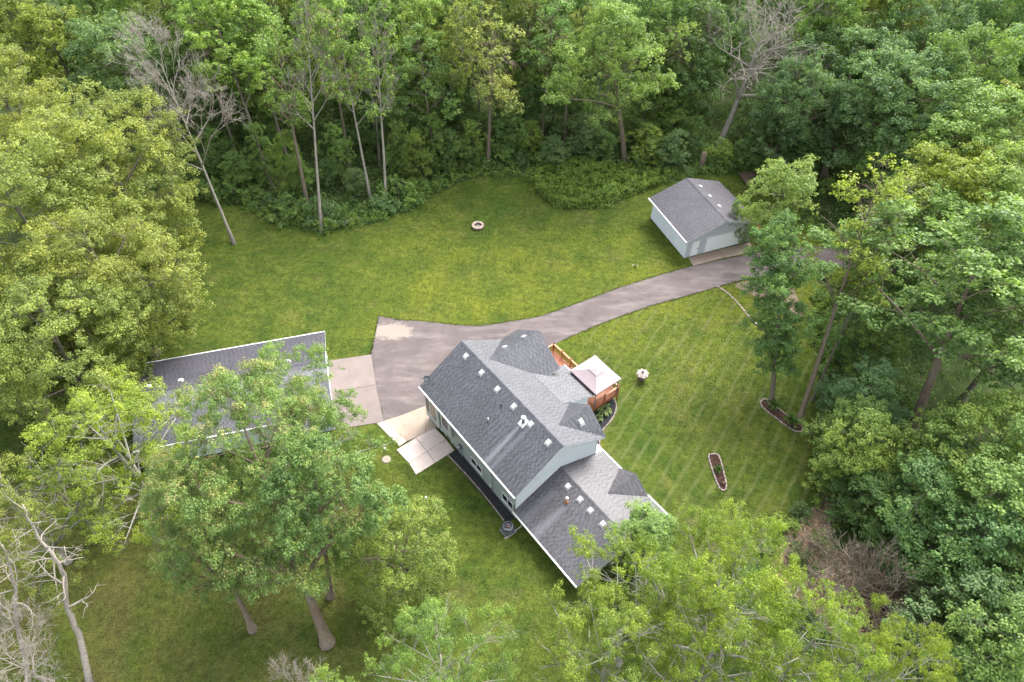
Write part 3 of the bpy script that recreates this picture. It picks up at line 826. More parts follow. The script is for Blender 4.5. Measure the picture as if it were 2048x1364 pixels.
# AC unit and drain
def ac_unit():
    p = at(1016, 1062, 0.0)
    r = tag(empty('air_conditioner', (p.x, p.y, 0), HR), 'grey air conditioner unit on the ground beside the lower wing', 'air conditioner')
    s = .44; h_ = .85
    mb = MB(); c = .12
    ring = [(-s + c, -s), (s - c, -s), (s, -s + c), (s, s - c), (s - c, s), (-s + c, s), (-s, s - c), (-s, -s + c)]
    n = len(ring)
    mb.add([(x, y, .06) for x, y in ring] + [(x, y, h_) for x, y in ring], [(i, (i + 1) % n, (i + 1) % n + n, i + n) for i in range(n)])
    body = mb.build('body', 'grey_metal', r)
    for k in range(7):
        z = .14 + k * .095
        lv = MB(); e = .012
        rr = [(x * (1 + e / s), y * (1 + e / s)) for x, y in ring]
        lv.add([(x, y, z) for x, y in rr] + [(x, y, z + .045) for x, y in rr] + [(x, y, z + .045) for x, y in ring] + [(x, y, z) for x, y in ring], [(i, (i + 1) % n, (i + 1) % n + n, i + n) for i in range(n)] + [(i + n, (i + 1) % n + n, (i + 1) % n + 2 * n, i + 2 * n) for i in range(n)] + [(i + 3 * n, (i + 1) % n + 3 * n, (i + 1) % n, i) for i in range(n)])
        lv.build('louvre', 'grey_metal', body)
    top = MB().lathe([(.44, h_), (.44, h_ + .05), (.38, h_ + .06), (.36, h_ + .01), (.36, h_ - .18)], 24)
    t = top.build('top_cover', 'grey_metal', r)
    MB().lathe([(.36, h_ - .2), (.36, h_ - .19)], 20).build('fan_well', 'dark_metal', t)
    for k in range(4):
        a = k * math.pi / 2 + .4
        fb = MB().add([(math.cos(a) * .06, math.sin(a) * .06, h_ - .10), (math.cos(a) * .33, math.sin(a) * .33, h_ - .12), (math.cos(a + .7) * .33, math.sin(a + .7) * .33, h_ - .05), (math.cos(a + .9) * .06, math.sin(a + .9) * .06, h_ - .06)], [(0, 1, 2, 3)])
        fb.build('fan_blade', 'grey_metal', r)
    MB().lathe([(.07, h_ - .12), (.07, h_ - .02), (.03, h_)], 12).build('fan_hub', 'red_paint', r)
    for rad in (.14, .22, .30, .37):
        MB().tube([(math.cos(a) * rad, math.sin(a) * rad, h_ + .05) for a in np.linspace(0, 2 * math.pi, 25)], .007, 4, False).build('grille_ring', 'dark_metal', r)
    MB().box(-.52, .52, -.52, .52, -.02, .06).build('pad', 'concrete_foundation', r)
ac_unit()
q0, q1 = at(1009, 1078), at(1041, 1055)
dsp = MB().tube([(q0.x, q0.y, .07), ((q0.x + q1.x) / 2, (q0.y + q1.y) / 2, .08), (q1.x, q1.y, .14), (q1.x + .1, q1.y + .06, .3)], .06, 6)
tag(dsp.build('drain_pipe', 'drain_pipe'), 'pale downspout extension pipe lying on the grass by the air conditioner', 'pipe')

# ------------------------------------------------------------------ DECK
deck = tag(empty('deck', (0.331, 29.395, 0), HR), 'red-brown wooden deck with baluster railings behind the house', 'deck')
DZ = 1.0
rects = [(10.6, 14.0, 8.2, 12.1), (ex1 + .02, 15.45, 4.2, 8.2)]
bw = 0.145
for (x0, x1, y0, y1) in rects:
    n = int((x1 - x0) / bw)
    me0 = MB().box(0, bw - .012, y0, y1 - .004, DZ - .035, DZ)
    first = None
    for i in range(n):
        if first is None:
            first = me0.build('deck_board', 'deck_wood', deck); o = first
        else:
            o = first.copy(); COL.objects.link(o); o.parent = deck
        o.location = (x0 + i * bw, 0, 0)
def skirt(x0, y0, x1, y1):
    d = Vector((x1 - x0, y1 - y0, 0)); d.normalize(); n_ = Vector((d.y, -d.x, 0)) * .02
    a, b_ = Vector((x0, y0, 0)), Vector((x1, y1, 0))
    MB().add([a - n_ + Vector((0, 0, .62)), b_ - n_ + Vector((0, 0, .62)), b_ + n_ + Vector((0, 0, .62)), a + n_ + Vector((0, 0, .62)),
              a - n_ + Vector((0, 0, DZ - .04)), b_ - n_ + Vector((0, 0, DZ - .04)), b_ + n_ + Vector((0, 0, DZ - .04)), a + n_ + Vector((0, 0, DZ - .04))],
             [(0, 1, 2, 3), (4, 7, 6, 5), (0, 4, 5, 1), (1, 5, 6, 2), (2, 6, 7, 3), (3, 7, 4, 0)]).build('skirt_board', 'deck_wood', deck)
post_mesh = None; bal_mesh = None
def deck_post(x, y):
    global post_mesh
    if post_mesh is None:
        o = MB().box(-.05, .05, -.05, .05, 0, DZ + 1.02).lathe([(.08, DZ + 1.02), (.08, DZ + 1.05), (.045, DZ + 1.07), (.06, DZ + 1.12), (.02, DZ + 1.17)], 8).build('post', 'deck_wood', deck); post_mesh = o
    else:
        o = post_mesh.copy(); COL.objects.link(o); o.parent = deck
    o.location = (x, y, 0)
def railing(x0, y0, x1, y1, nseg):
    global bal_mesh
    a, b_ = Vector((x0, y0, 0)), Vector((x1, y1, 0)); d = (b_ - a); Ln = d.length; d.normalize()
    n_ = Vector((d.y, -d.x, 0))
    for k in range(nseg + 1):
        deck_post(*(a + d * Ln * k / nseg).xy)
    for (z0, z1, w_, mt_) in ((DZ + .93, DZ + .97, .075, 'deck_rail_cap'), (DZ + .84, DZ + .925, .02, 'deck_wood'), (DZ + .10, DZ + .18, .02, 'deck_wood')):
        P = [a - n_ * w_, b_ - n_ * w_, b_ + n_ * w_, a + n_ * w_]
        MB().slab([(p.x, p.y, z1) for p in (P if n_.x * d.y - n_.y * d.x > 0 else P)], z1 - z0).build('rail_cap' if w_ > .05 else 'rail', mt_, deck)
    nb = int(Ln / .135)
    for i in range(1, nb):
        p = a + d * Ln * i / nb
        if bal_mesh is None:
            o = MB().box(-.02, .02, -.02, .02, DZ + .175, DZ + .845).build('baluster', 'deck_wood', deck); bal_mesh = o
        else:
            o = bal_mesh.copy(); COL.objects.link(o); o.parent = deck
        o.location = (p.x, p.y, 0)
railing(11.9, 4.2, 15.42, 4.2, 2)
railing(15.42, 4.2, 15.42, 8.2, 3)
railing(13.98, 8.2, 13.98, 12.08, 3)
railing(13.98, 12.08, 10.7, 12.08, 3)
railing(14.0, 8.2, 15.4, 8.2, 1)
for s_ in ((11.9, 4.2, 15.42, 4.2), (15.42, 4.2, 15.42, 8.2), (13.98, 8.2, 13.98, 12.08), (13.98, 12.08, 10.7, 12.08)): skirt(*s_)

# gazebo on the deck
gz = tag(empty('gazebo', tuple(HM @ Vector((13.65, 5.72, DZ))), HR), 'pale pink two-tier canopy gazebo standing on the deck', 'gazebo')
gx, gy, gh, gt = 1.56, 1.82, 2.55, 3.2
def canopy(parent, name, ax, ay, z0, bx, by, z1, sag, nseg=8, closed=False):
    vs, fs = [], []
    rows = 7
    cs = [(-1, -1), (1, -1), (1, 1), (-1, 1)]
    for i in range(rows + 1):
        t = i / rows
        for k in range(4):
            p, q = cs[k], cs[(k + 1) % 4]
            for j in range(nseg):
                s_ = j / nseg
                u, v = p[0] + (q[0] - p[0]) * s_, p[1] + (q[1] - p[1]) * s_
                X = u * (ax + (bx - ax) * t); Y = v * (ay + (by - ay) * t)
                Z = z0 + (z1 - z0) * (t ** 1.12) - sag * math.sin(math.pi * s_) * (1 - t) ** 1.2
                vs.append((X, Y, Z))
    n = 4 * nseg
    for i in range(rows):
        for j in range(n):
            fs.append((i * n + j, i * n + (j + 1) % n, (i + 1) * n + (j + 1) % n, (i + 1) * n + j))
    if closed:
        fs.append(tuple(rows * n + j for j in range(n)))
    return link_mesh(name, vs, fs, 'canopy_fabric', parent)
can = canopy(gz, 'canopy', gx, gy, gh, .36, .42, gt, .05)
canopy(gz, 'vent_canopy', .46, .53, gt - .02, .02, .02, gt + .16, .01, closed=True)
val = MB()
for k, (p, q) in enumerate((((-1, -1), (1, -1)), ((1, -1), (1, 1)), ((1, 1), (-1, 1)), ((-1, 1), (-1, -1)))):
    val.add([(p[0] * gx, p[1] * gy, gh), (q[0] * gx, q[1] * gy, gh), (q[0] * gx, q[1] * gy, gh - .13), (p[0] * gx, p[1] * gy, gh - .13)], [(0, 1, 2, 3)])
val.build('valance', 'canopy_fabric', can)
vt = MB()
for k, (p, q) in enumerate((((-1, -1), (1, -1)), ((1, -1), (1, 1)), ((1, 1), (-1, 1)), ((-1, 1), (-1, -1)))):
    vt.tube([(p[0] * .465, p[1] * .535, gt - .03), (q[0] * .465, q[1] * .535, gt - .03)], .022, 4)
vt.build('vent_shadow_strip', 'canopy_shadow_trim', gz)  # darker strip standing in for the shadow line under the vent tier
for sx in (-1, 1):
    for sy in (-1, 1):
        MB().box(sx * (gx - .18) - .035, sx * (gx - .18) + .035, sy * (gy - .18) - .035, sy * (gy - .18) + .035, 0, gh + .03).build('post', 'post_metal', gz)
        pipe(gz, 'rafter', [(sx * (gx - .18), sy * (gy - .18), gh + .0), (sx * .33, sy * .39, gt - .06)], .02, 'post_metal', 4)

# ------------------------------------------------------------------ DETACHED GARAGE
GRX, GRY, GRR = 19.924, 62.705, .363
gar = tag(empty('detached_garage', (GRX, GRY, 0), GRR), 'detached pale garage with grey shingle gable roof and white overhead door by the driveway', 'garage')
gW, gL, gE, gR, gO = 8.768, 7.96, 2.806, 4.493, .483
gx2 = gW / 2; gs = (gR - gE) / (gx2 + gO)
mb = MB()
mb.slab([(-gO, -gO, gE), (gx2, -gO, gR), (gx2, gL + gO, gR), (-gO, gL + gO, gE)], .17)
mb.slab([(gx2, -gO, gR), (gW + gO, -gO, gE), (gW + gO, gL + gO, gE), (gx2, gL + gO, gR)], .17)
g_r = mb.build('roof', 'white_trim', gar)
roof_face(g_r, (-gO, gL + gO, gE), (-gO, -gO, gE), (gx2, gL + gO, gR), 'shingle_garage', .17, .21, 21)
roof_face(g_r, (gW + gO, -gO, gE), (gW + gO, gL + gO, gE), (gx2, -gO, gR), 'shingle_garage', .17, .21, 22)
ridge_caps(g_r, (gx2, -gO, gR), (gx2, gL + gO, gR), 'shingle_garage', gs, (1, 0, 0))
for y in (6.54, 4.46, 2.4): roof_vent(g_r, 5.15, y, gR - gs * (5.15 - gx2), 0, 0, -gs, 'x')
gg = [(0, gE + .12), (gx2, gR - .15), (gW, gE + .12)]
lap_wall(gar, (0, 0), (gW, 0), 0, gg, 'siding_front_shaded'); lap_wall(gar, (gW, gL), (0, gL), 0, gg, 'siding')
lap_wall(gar, (0, gL), (0, 0), 0, [(0, gE + .1), (gL, gE + .1)], 'siding'); lap_wall(gar, (gW, 0), (gW, gL), 0, [(0, gE + .1), (gL, gE + .1)], 'siding')
MB().box(.01, gW - .01, .01, gL - .01, -.3, .1).build('foundation', 'concrete_foundation', gar)
for (cx, cy) in ((0, 0), (gW, 0), (0, gL), (gW, gL)): MB().box(cx - .05, cx + .05, cy - .05, cy + .05, .02, gE + .06).build('corner_board', 'siding', gar)
Ag, Dg, Ng = on_wall((0, 0), (gW, 0))
fr = MB()
for (a, b_, c_, d) in ((.62, .72, .04, 2.12), (1.62, 1.72, .04, 2.12), (.62, 1.72, 2.12, 2.24)):
    q = wbox(Ag, Dg, Ng, a, b_, 0, .07, c_, d); fr.add(q.v, q.f)
dr = fr.build('side_door_frame', 'white_trim', gar)
dl = wbox(Ag, Dg, Ng, .72, 1.62, .02, .045, .04, 2.12).build('side_door', 'door_white', dr)
wbox(Ag, Dg, Ng, 1.5, 1.56, .05, .12, .95, 1.1).build('door_handle', 'dark_metal', dr)
fr = MB()
for (a, b_, c_, d) in ((2.48, 2.6, .03, 2.2), (7.6, 7.72, .03, 2.2), (2.48, 7.72, 2.2, 2.33)):
    q = wbox(Ag, Dg, Ng, a, b_, 0, .06, c_, d); fr.add(q.v, q.f)
od = fr.build('overhead_door_frame', 'white_trim', gar)
first = None
for k in range(8):
    z = .03 + k * .271
    pl = MB()
    q = wbox(Ag, Dg, Ng, 2.6, 7.6, .02, .035, 0, .262); pl.add(q.v, q.f)
    q = wbox(Ag, Dg, Ng, 2.6, 7.6, .035, .046, .06, .2); pl.add(q.v, q.f)
    if first is None:
        first = pl.build('door_panel', 'door_white', od); o = first
    else:
        o = first.copy(); COL.objects.link(o); o.parent = od
    o.location = (0, 0, z)
lm = MB().box(5.0, 5.3, -.1, -.02, 3.42, 3.5).build('flood_light', 'white_metal', gar)
for dx_ in (-.1, .1):
    d = MB().lathe([(.05, 0), (.09, .14), (.08, .15)], 10).build('lamp_head', 'white_metal', lm, True); d.location = (5.15 + dx_, -.1, 3.46); d.rotation_euler = (2.2, 0, dx_ * 4)
gutter(gar, -gO - .003, -gO, gL + gO, gE + .03, -1)

# ------------------------------------------------------------------ LONG GARAGE (left)
lgar = tag(empty('long_garage', (-16.458, 38.51, 0), .249), 'long low garage with grey shingle roof half hidden by trees, left of the driveway', 'garage')
lW, lL, lE, lR, lO = 9.392, 16.097, 3.027, 4.606, .4
y2 = lW / 2; ls = (lR - lE) / (y2 + lO)
mb = MB()
mb.slab([(-lL - lO, -lO, lE), (lO, -lO, lE), (lO, y2, lR), (-lL - lO, y2, lR)], .17)
mb.slab([(-lL - lO, y2, lR), (lO, y2, lR), (lO, lW + lO, lE), (-lL - lO, lW + lO, lE)], .17)
l_r = mb.build('roof', 'white_trim', lgar)
roof_face(l_r, (-lL - lO, -lO, lE), (lO, -lO, lE), (-lL - lO, y2, lR), 'shingle_house', .19, .2, 31)
roof_face(l_r, (lO, lW + lO, lE), (-lL - lO, lW + lO, lE), (lO, y2, lR), 'shingle_garage', .17, .2, 32)
ridge_caps(l_r, (-lL - lO, y2, lR), (lO, y2, lR), 'shingle_garage', ls, (0, 1, 0))
for x in (-3.02, -5.75, -9.14, -12.51, -15.21): roof_vent(l_r, x, 5.5, lR - ls * (5.5 - y2), 0, 0, -ls, 'y')
lg_ = [(0, lE + .12), (y2, lR - .15), (lW, lE + .12)]
lap_wall(lgar, (0, 0), (0, lW), 0, lg_, 'siding'); lap_wall(lgar, (-lL, lW), (-lL, 0), 0, lg_, 'siding')
lap_wall(lgar, (-lL, 0), (0, 0), 0, [(0, lE + .1), (lL, lE + .1)], 'siding'); lap_wall(lgar, (0, lW), (-lL, lW), 0, [(0, lE + .1), (lL, lE + .1)], 'siding')
MB().box(-lL + .01, -.01, .01, lW - .01, -.3, .1).build('foundation', 'concrete_foundation', lgar)
Al, Dl, Nl = on_wall((0, 0), (0, lW))
fr = MB()
for (a, b_, c_, d) in ((1.0, 1.12, .03, 2.3), (6.1, 6.22, .03, 2.3), (1.0, 6.22, 2.3, 2.43)):
    q = wbox(Al, Dl, Nl, a, b_, 0, .06, c_, d); fr.add(q.v, q.f)
od2 = fr.build('overhead_door_frame', 'white_trim', lgar)
first = None
for k in range(4):
    pl = MB()
    q = wbox(Al, Dl, Nl, 1.12, 6.1, .02, .035, 0, .555); pl.add(q.v, q.f)
    q = wbox(Al, Dl, Nl, 1.2, 6.0, .035, .046, .08, .47); pl.add(q.v, q.f)
    if first is None: first = pl.build('door_panel', 'door_white', od2); o = first
    else:
        o = first.copy(); COL.objects.link(o); o.parent = od2
    o.location = (0, 0, .03 + k * .567)
for (y, d) in ((-lO - .003, -1), (lW + lO + .003, 1)):
    mb = MB(); prof = [(0, 0), (0.10 * d, 0), (0.13 * d, -.02), (0.12 * d, -.11), (0, -.13)]; n = 5
    mb.add([(-lL - lO, y + p, lE + .03 + q) for p, q in prof] + [(lO, y + p, lE + .03 + q) for p, q in prof], [(i, (i + 1) % n, (i + 1) % n + n, i + n) for i in range(n)] + [tuple(range(n)), tuple(range(2 * n - 1, n - 1, -1))])
    mb.build('gutter', 'white_metal', lgar)
# ------------------------------------------------------------------ TREES: generators
def prof_round(t): return math.sqrt(max(0, 1 - (2 * (t ** 0.8) - 1) ** 2))
def prof_tall(t): return max(0.0, math.sin(math.pi * min(1, t) ** 0.75)) ** 0.6
def prof_col(t): return 0.55 + 0.45 * math.sin(math.pi * t ** 0.8) if t < .97 else .3
def prof_dome(t): return math.sqrt(max(0, 1 - t ** 2.2))

def leaves_mesh(name, C, Nn, S, mat, parent=None, alt=None, alt_mat=None, rs=None, group=None):
    """one folded diamond per leaf: centres C, normals Nn, lengths S"""
    rs = rs or np.random.RandomState(1)
    n = len(C)
    Nn = Nn / (np.linalg.norm(Nn, axis=1, keepdims=True) + 1e-9)
    t = rs.normal(size=(n, 3)); t -= Nn * np.sum(t * Nn, 1, keepdims=True); t /= np.linalg.norm(t, axis=1, keepdims=True) + 1e-9
    b_ = np.cross(Nn, t)
    S = S[:, None]
    w_ = S * rs.uniform(.30, .46, (n, 1))
    fold = S * rs.uniform(.02, .16, (n, 1))
    V = np.empty((n, 4, 3), np.float32)
    V[:, 0] = C - t * S * .5; V[:, 1] = C + b_ * w_ + Nn * fold; V[:, 2] = C + t * S * .5 - Nn * fold * .6; V[:, 3] = C - b_ * w_ + Nn * fold
    me = bpy.data.meshes.new(name)
    me.vertices.add(4 * n); me.vertices.foreach_set('co', V.ravel())
    me.loops.add(4 * n); me.loops.foreach_set('vertex_index', np.arange(4 * n, dtype=np.int32))
    me.polygons.add(n); me.polygons.foreach_set('loop_start', np.arange(0, 4 * n, 4, dtype=np.int32))
    try: me.polygons.foreach_set('loop_total', np.full(n, 4, np.int32))
    except Exception: pass
    me.materials.append(M[mat])
    if alt is not None:
        me.materials.append(M[alt_mat]); me.polygons.foreach_set('material_index', alt.astype(np.int32))
    me.update(calc_edges=True)
    me.validate()
    if group is not None:                      # each spray of leaves has its own tone
        tv = rs.rand(int(group.max()) + 1)[group]
        me.attributes.new('tone', 'FLOAT', 'POINT').data.foreach_set('value', np.repeat(tv, 4).astype(np.float32))
    return me

def wood_mesh(name, mb, mat):
    me = bpy.data.meshes.new(name)
    me.from_pydata(mb.v, [], mb.f)
    me.materials.append(M[mat]); me.polygons.foreach_set('use_smooth', [True] * len(me.polygons))
    return me

def curve(a, b_, sag, n, r):
    """bent path from a to b"""
    a, b_ = Vector(a), Vector(b_)
    L_ = (b_ - a).length
    j = Vector((r.uniform(-1, 1), r.uniform(-1, 1), r.uniform(-.6, .6))) * L_ * .07
    return [a.lerp(b_, t) + (Vector((0, 0, sag * L_)) + j) * math.sin(math.pi * t) for t in np.linspace(0, 1, n)]

def clump_leaves(C, R, per, lsize, rs, flat=.55, up=.75, tufts=9):
    """leaves gathered in small tufts that together make a flattened, drooping spray; returns centres, normals, sizes"""
    n0 = len(C)
    nt_ = np.maximum(3, (tufts * (R / R.mean()) ** 1.6 * rs.uniform(.7, 1.3, n0)).astype(int))
    ci = np.repeat(np.arange(n0), nt_); m = len(ci)
    d = rs.normal(size=(m, 3)); d /= np.linalg.norm(d, axis=1, keepdims=True)
    d[:, 2] = np.where(rs.rand(m) < .62, np.abs(d[:, 2]), d[:, 2])
    p = d * (rs.rand(m) ** .5)[:, None] * R[ci][:, None] * 1.12
    p[:, 2] *= flat
    rho = np.hypot(p[:, 0], p[:, 1]) / R[ci]
    p[:, 2] -= .30 * R[ci] * rho ** 2
    TC = C[ci] + p
    TR = R[ci] * rs.uniform(.20, .48, m)
    w = TR ** 1.5; k = max(1.0, per * n0 / m)
    cnt = np.maximum(3, (k * w / w.mean() * rs.uniform(.7, 1.3, m)).astype(int))
    ti = np.repeat(np.arange(m), cnt); n = len(ti)
    e = rs.normal(size=(n, 3)); e /= np.linalg.norm(e, axis=1, keepdims=True)
    q = e * (rs.rand(n) ** .4)[:, None] * TR[ti][:, None]
    q[:, 2] *= .7
    nrm = e * np.array([.85, .85, .6]) + d[ti] * .35 + np.array([0, 0, up]) + rs.normal(size=(n, 3)) * .5
    return TC[ti] + q, nrm, lsize * rs.uniform(.55, 1.35, n), ci[ti]

def make_tree(key, seed, H, R, zb, prof, nclump, cr, per, lsize, ntrunk_r=.25, nlimb=14, lobes=.25, shell=.5, alt=0.0, flat=.55, bare=0.0, bark_='bark', nstem=1, twig_r=.018, leafmat='leaf', tz=.86, fork=None):
    r = random.Random(seed); rs = np.random.RandomState(seed)
    ph = [(r.uniform(0, 6.28), r.randint(2, 5), r.uniform(-3, 3)) for _ in range(4)]
    def env(az, t): return R * prof(t) * (1 + lobes * sum(math.sin(k * az + p + q * t * 2) for p, k, q in ph) / 2.2)
    # trunk
    bend = Vector((r.uniform(-.35, .35), r.uniform(-.35, .35), 0)) * R * .14
    def trunk(z): 
        t = z / H
        return Vector((bend.x * math.sin(t * 2.6), bend.y * math.sin(t * 2.1 + .4) - bend.y * math.sin(.4), z))
    wood = MB()
    tn = 9
    rad = lambda z: ntrunk_r * (1 - .86 * min(1, z / (H * tz))) * (1 + .9 * math.exp(-z / (ntrunk_r * 1.3)))
    zs_ = np.concatenate([[-.15, .12, .45], np.linspace(1.0, H * tz, tn)])
    wood.tube([trunk(z) for z in zs_], [rad(max(z, 0)) for z in zs_], 8)
    pts = [trunk(z) for z in np.linspace(zb * H * .8, H * tz, 14)]
    prad = [rad(p.z) for p in pts]
    # clump centres: spread over the crown's volume, most near its skin
    C = []; tries = 0
    mind = cr * .95
    while len(C) < nclump and tries < nclump * 60:
        tries += 1
        t = r.random() ** .9; az = r.uniform(0, 2 * math.pi)
        e = env(az, t)
        if r.random() > (e / R) ** 1.0 + .12: continue
        f = (shell + (1 - shell) * r.random() ** .6) if r.random() < .9 else r.random() * shell
        z = H * (zb + (1 - zb) * t) - cr * .4
        c0 = trunk(min(z, H * tz)); p = Vector((c0.x + math.cos(az) * e * f, c0.y + math.sin(az) * e * f, z))
        md = mind * (1 - .5 * tries / (nclump * 60))
        if all((p - q).length_squared > md * md for q in C): C.append(p)
    # main limbs towards far-apart clumps
    limbs = []
    order = [C[r.randrange(len(C))]]
    dist = np.array([(c - order[0]).length for c in C])
    for _ in range(min(nlimb, len(C)) - 1):
        k = int(dist.argmax()); order.append(C[k]); dist = np.minimum(dist, [(c - C[k]).length for c in C])
    P = [tuple(p) for p in pts]; PR = list(prad)
    for c in order:
        hd = math.hypot(c.x, c.y)
        z0 = min(max(zb * H * .85, c.z - hd * r.uniform(.55, .95)), H * tz * .97)
        path = curve(trunk(z0), c.lerp(trunk(z0), .12), .06, 6, r)
        r0 = min(rad(z0) * .62, .05 + .022 * hd)
        rr_ = [r0 * (1 - .78 * i / 5) for i in range(6)]
        wood.tube(path, rr_, 5)
        for k in range(1, 6): P.append(tuple(path[k])); PR.append(rr_[k])
    PA = np.array(P)
    tips = []
    for c in C:
        ca = np.array(c)
        dd = np.linalg.norm(PA - ca, axis=1) + np.maximum(0, PA[:, 2] - ca[2] + .2) * 1.5
        k = int(dd.argmin()); a = Vector(P[k])
        path = curve(a, c, .05, 4, r)
        r0 = min(PR[k] * .6, twig_r * 2.0)
        wood.tube(path, [r0, r0 * .75, r0 * .55, r0 * .35], 3, False)
        for _ in range(3 if bare < .1 else 6):
            e_ = c + Vector((r.gauss(0, 1), r.gauss(0, 1), abs(r.gauss(0, .7)))).normalized() * cr * r.uniform(.5, 1.15)
            wood.tube(curve(path[2], e_, .08, 3, r), [r0 * .45, r0 * .35, r0 * .2], 3, False)
    C_ = np.array([tuple(c) for c in C])
    if bare > 0:
        keep = rs.rand(len(C_)) > bare
        C_ = C_[keep]
    CR = cr * rs.uniform(.6, 1.45, len(C_))
    lc, ln_, lsz, idx = clump_leaves(C_, CR, per, lsize, rs, flat)
    am = None
    if alt > 0:
        hi = (lc[:, 2] - C_[idx][:, 2]) > .12 * cr
        pick = rs.rand(len(C_)) < .55
        am = (rs.rand(len(lc)) < alt) & hi & pick[idx]
    VAR[key] = dict(H=H, R=R, cz=(zb + 1) / 2 * H, crown=leaves_mesh(key + '_crown', lc, ln_, lsz, leafmat, alt=am, alt_mat='seed_leaf', rs=rs, group=idx), trunk=wood_mesh(key + '_trunk', wood, bark_))

def make_bare(key, seed, H, R, r0, z_first, mat='dead_wood', depth=5, nmain=9, gnarl=.12, spread=.6, minr=.016, up=.25, dens=1.0, leaf=0, tz=1.0):
    """leafless tree: trunk, then ever finer forking branches"""
    r = random.Random(seed); rs = np.random.RandomState(seed)
    trunk_mb, br = MB(), MB(); ends = []
    zs_ = np.linspace(0, H * tz, 11); off = Vector((0, 0, 0)); path = []
    for i, z in enumerate(zs_):
        if i > 1: off = off + Vector((r.gauss(0, 1), r.gauss(0, 1), 0)) * gnarl * .35
        path.append(off + Vector((0, 0, z - (.1 if i == 0 else 0))))
    rad = [r0 * (1 - .88 * i / 10) * (1.45 if i == 0 else 1) for i in range(11)]
    trunk_mb.tube(path, rad, 8)
    def grow(p, d, L_, rd, lev):
        n = 4; pts = [p]; q = Vector(p); dd = Vector(d)
        for i in range(n - 1):
            dd = (dd + Vector((r.gauss(0, 1), r.gauss(0, 1), r.gauss(0, .8) + up * .35)) * gnarl * (1.4 if lev else 1)).normalized()
            q = q + dd * L_ / (n - 1); pts.append(Vector(q))
        rr_ = [max(minr * .5, rd * (1 - .62 * i / (n - 1))) for i in range(n)]
        br.tube(pts, rr_, 5 if rd > .06 else 3, False)
        ends.append(pts[-1])
        if lev >= depth: return
        k = 2 + (r.random() < .7 * dens) + (r.random() < .4 * dens)
        for j in range(k):
            s = r.uniform(.35, 1.0); i0 = min(n - 2, int(s * (n - 1))); pp = pts[i0].lerp(pts[i0 + 1], s * (n - 1) - i0)
            side = dd.cross(Vector((r.gauss(0, 1), r.gauss(0, 1), r.gauss(0, 1)))).normalized()
            nd = (dd * (1 - spread * .45) + side * spread * r.uniform(.6, 1.2) + Vector((0, 0, up * .3))).normalized()
            grow(pp, nd, L_ * r.uniform(.52, .74), max(minr, rr_[i0] * .62), lev + 1)
    for k in range(nmain):
        t = z_first + (1 - z_first) * (k + r.random() * .7) / nmain
        i = min(9, int(t * 10)); p = path[i].lerp(path[i + 1], t * 10 - i)
        az = k * 2.4 + r.uniform(-.4, .4)
        el = .35 + .55 * t
        d = Vector((math.cos(az) * math.cos(el), math.sin(az) * math.cos(el), math.sin(el)))
        grow(p, d, R * (1.05 - .55 * max(0, (t - .5))) * r.uniform(.55, .85), rad[i] * .6, 2 if R > 1.5 else 3)
    v = dict(H=H, R=R, cz=H * (z_first + 1) / 2, trunk=wood_mesh(key + '_trunk', trunk_mb, mat), branches=wood_mesh(key + '_branches', br, mat))
    if leaf:
        E_ = np.array([tuple(e) for e in ends]); E_ = E_[rs.rand(len(E_)) < leaf]
        lc, ln_, lsz, idx = clump_leaves(E_, np.full(len(E_), .5), 16, .24, rs)
        v['crown'] = leaves_mesh(key + '_crown', lc, ln_, lsz, 'leaf', rs=rs, group=idx)
    VAR[key] = v

VAR = {}
make_tree('linden_a', 11, 20, 7.5, .12, prof_round, 205, 1.25, 500, .165, .38, 16, .22, .6, flat=.42)
make_tree('linden_b', 12, 20, 7.5, .12, prof_round, 205, 1.25, 500, .165, .38, 16, .28, .6, flat=.42)
make_tree('maple_a', 21, 20, 5.5, .25, prof_round, 120, 1.12, 290, .225, .26, 12, .28, .5, flat=.5)
make_tree('maple_b', 22, 20, 5.5, .22, prof_tall, 120, 1.12, 290, .225, .26, 12, .36, .5, flat=.5)
make_tree('maple_c', 23, 18, 6.0, .28, prof_round, 105, 1.25, 330, .235, .26, 12, .32, .55, flat=.5)
make_tree('maple_high', 24, 21, 6.0, .46, prof_round, 95, 1.15, 330, .225, .36, 12, .34, .45, flat=.5, bark_='bark_warm')
make_tree('oak_a', 31, 17, 7.0, .22, prof_round, 140, 1.3, 330, .225, .36, 14, .34, .6, flat=.6, bark_='bark_warm')
make_tree('tall_a', 41, 23, 3.6, .45, prof_tall, 70, .95, 220, .22, .25, 10, .4, .35)
make_tree('tall_b', 42, 23, 3.4, .36, prof_tall, 62, .9, 200, .215, .23, 10, .45, .3, bare=.2, twig_r=.022)
make_tree('thin_a', 43, 22, 3.4, .46, prof_tall, 95, .85, 120, .21, .24, 12, .4, .3, bare=.62, twig_r=.028, bark_='bark_warm')
make_tree('slender', 51, 19, 2.3, .20, prof_col, 120, .9, 380, .155, .25, 12, .45, .2)
make_tree('ash_a', 61, 20, 7.5, .30, prof_round, 255, 1.0, 460, .135, .46, 18, .32, .55, alt=.45, bark_='bark_warm')
make_tree('lime_a', 71, 18, 7.5, .20, prof_round, 150, 1.0, 400, .14, .34, 18, .36, .45, twig_r=.036, flat=.5, bark_='pale_bark', bare=.14)
make_tree('lime_b', 72, 18, 7.5, .20, prof_dome, 145, 1.0, 390, .14, .34, 18, .4, .45, twig_r=.036, flat=.5, bark_='pale_bark', bare=.14)
make_tree('small_linden', 81, 12, 4.8, .10, prof_round, 200, .8, 340, .125, .24, 14, .22, .6, alt=.12, flat=.45)
make_tree('young_a', 91, 10, 3.2, .05, prof_tall, 70, .85, 340, .15, .12, 9, .35, .45)
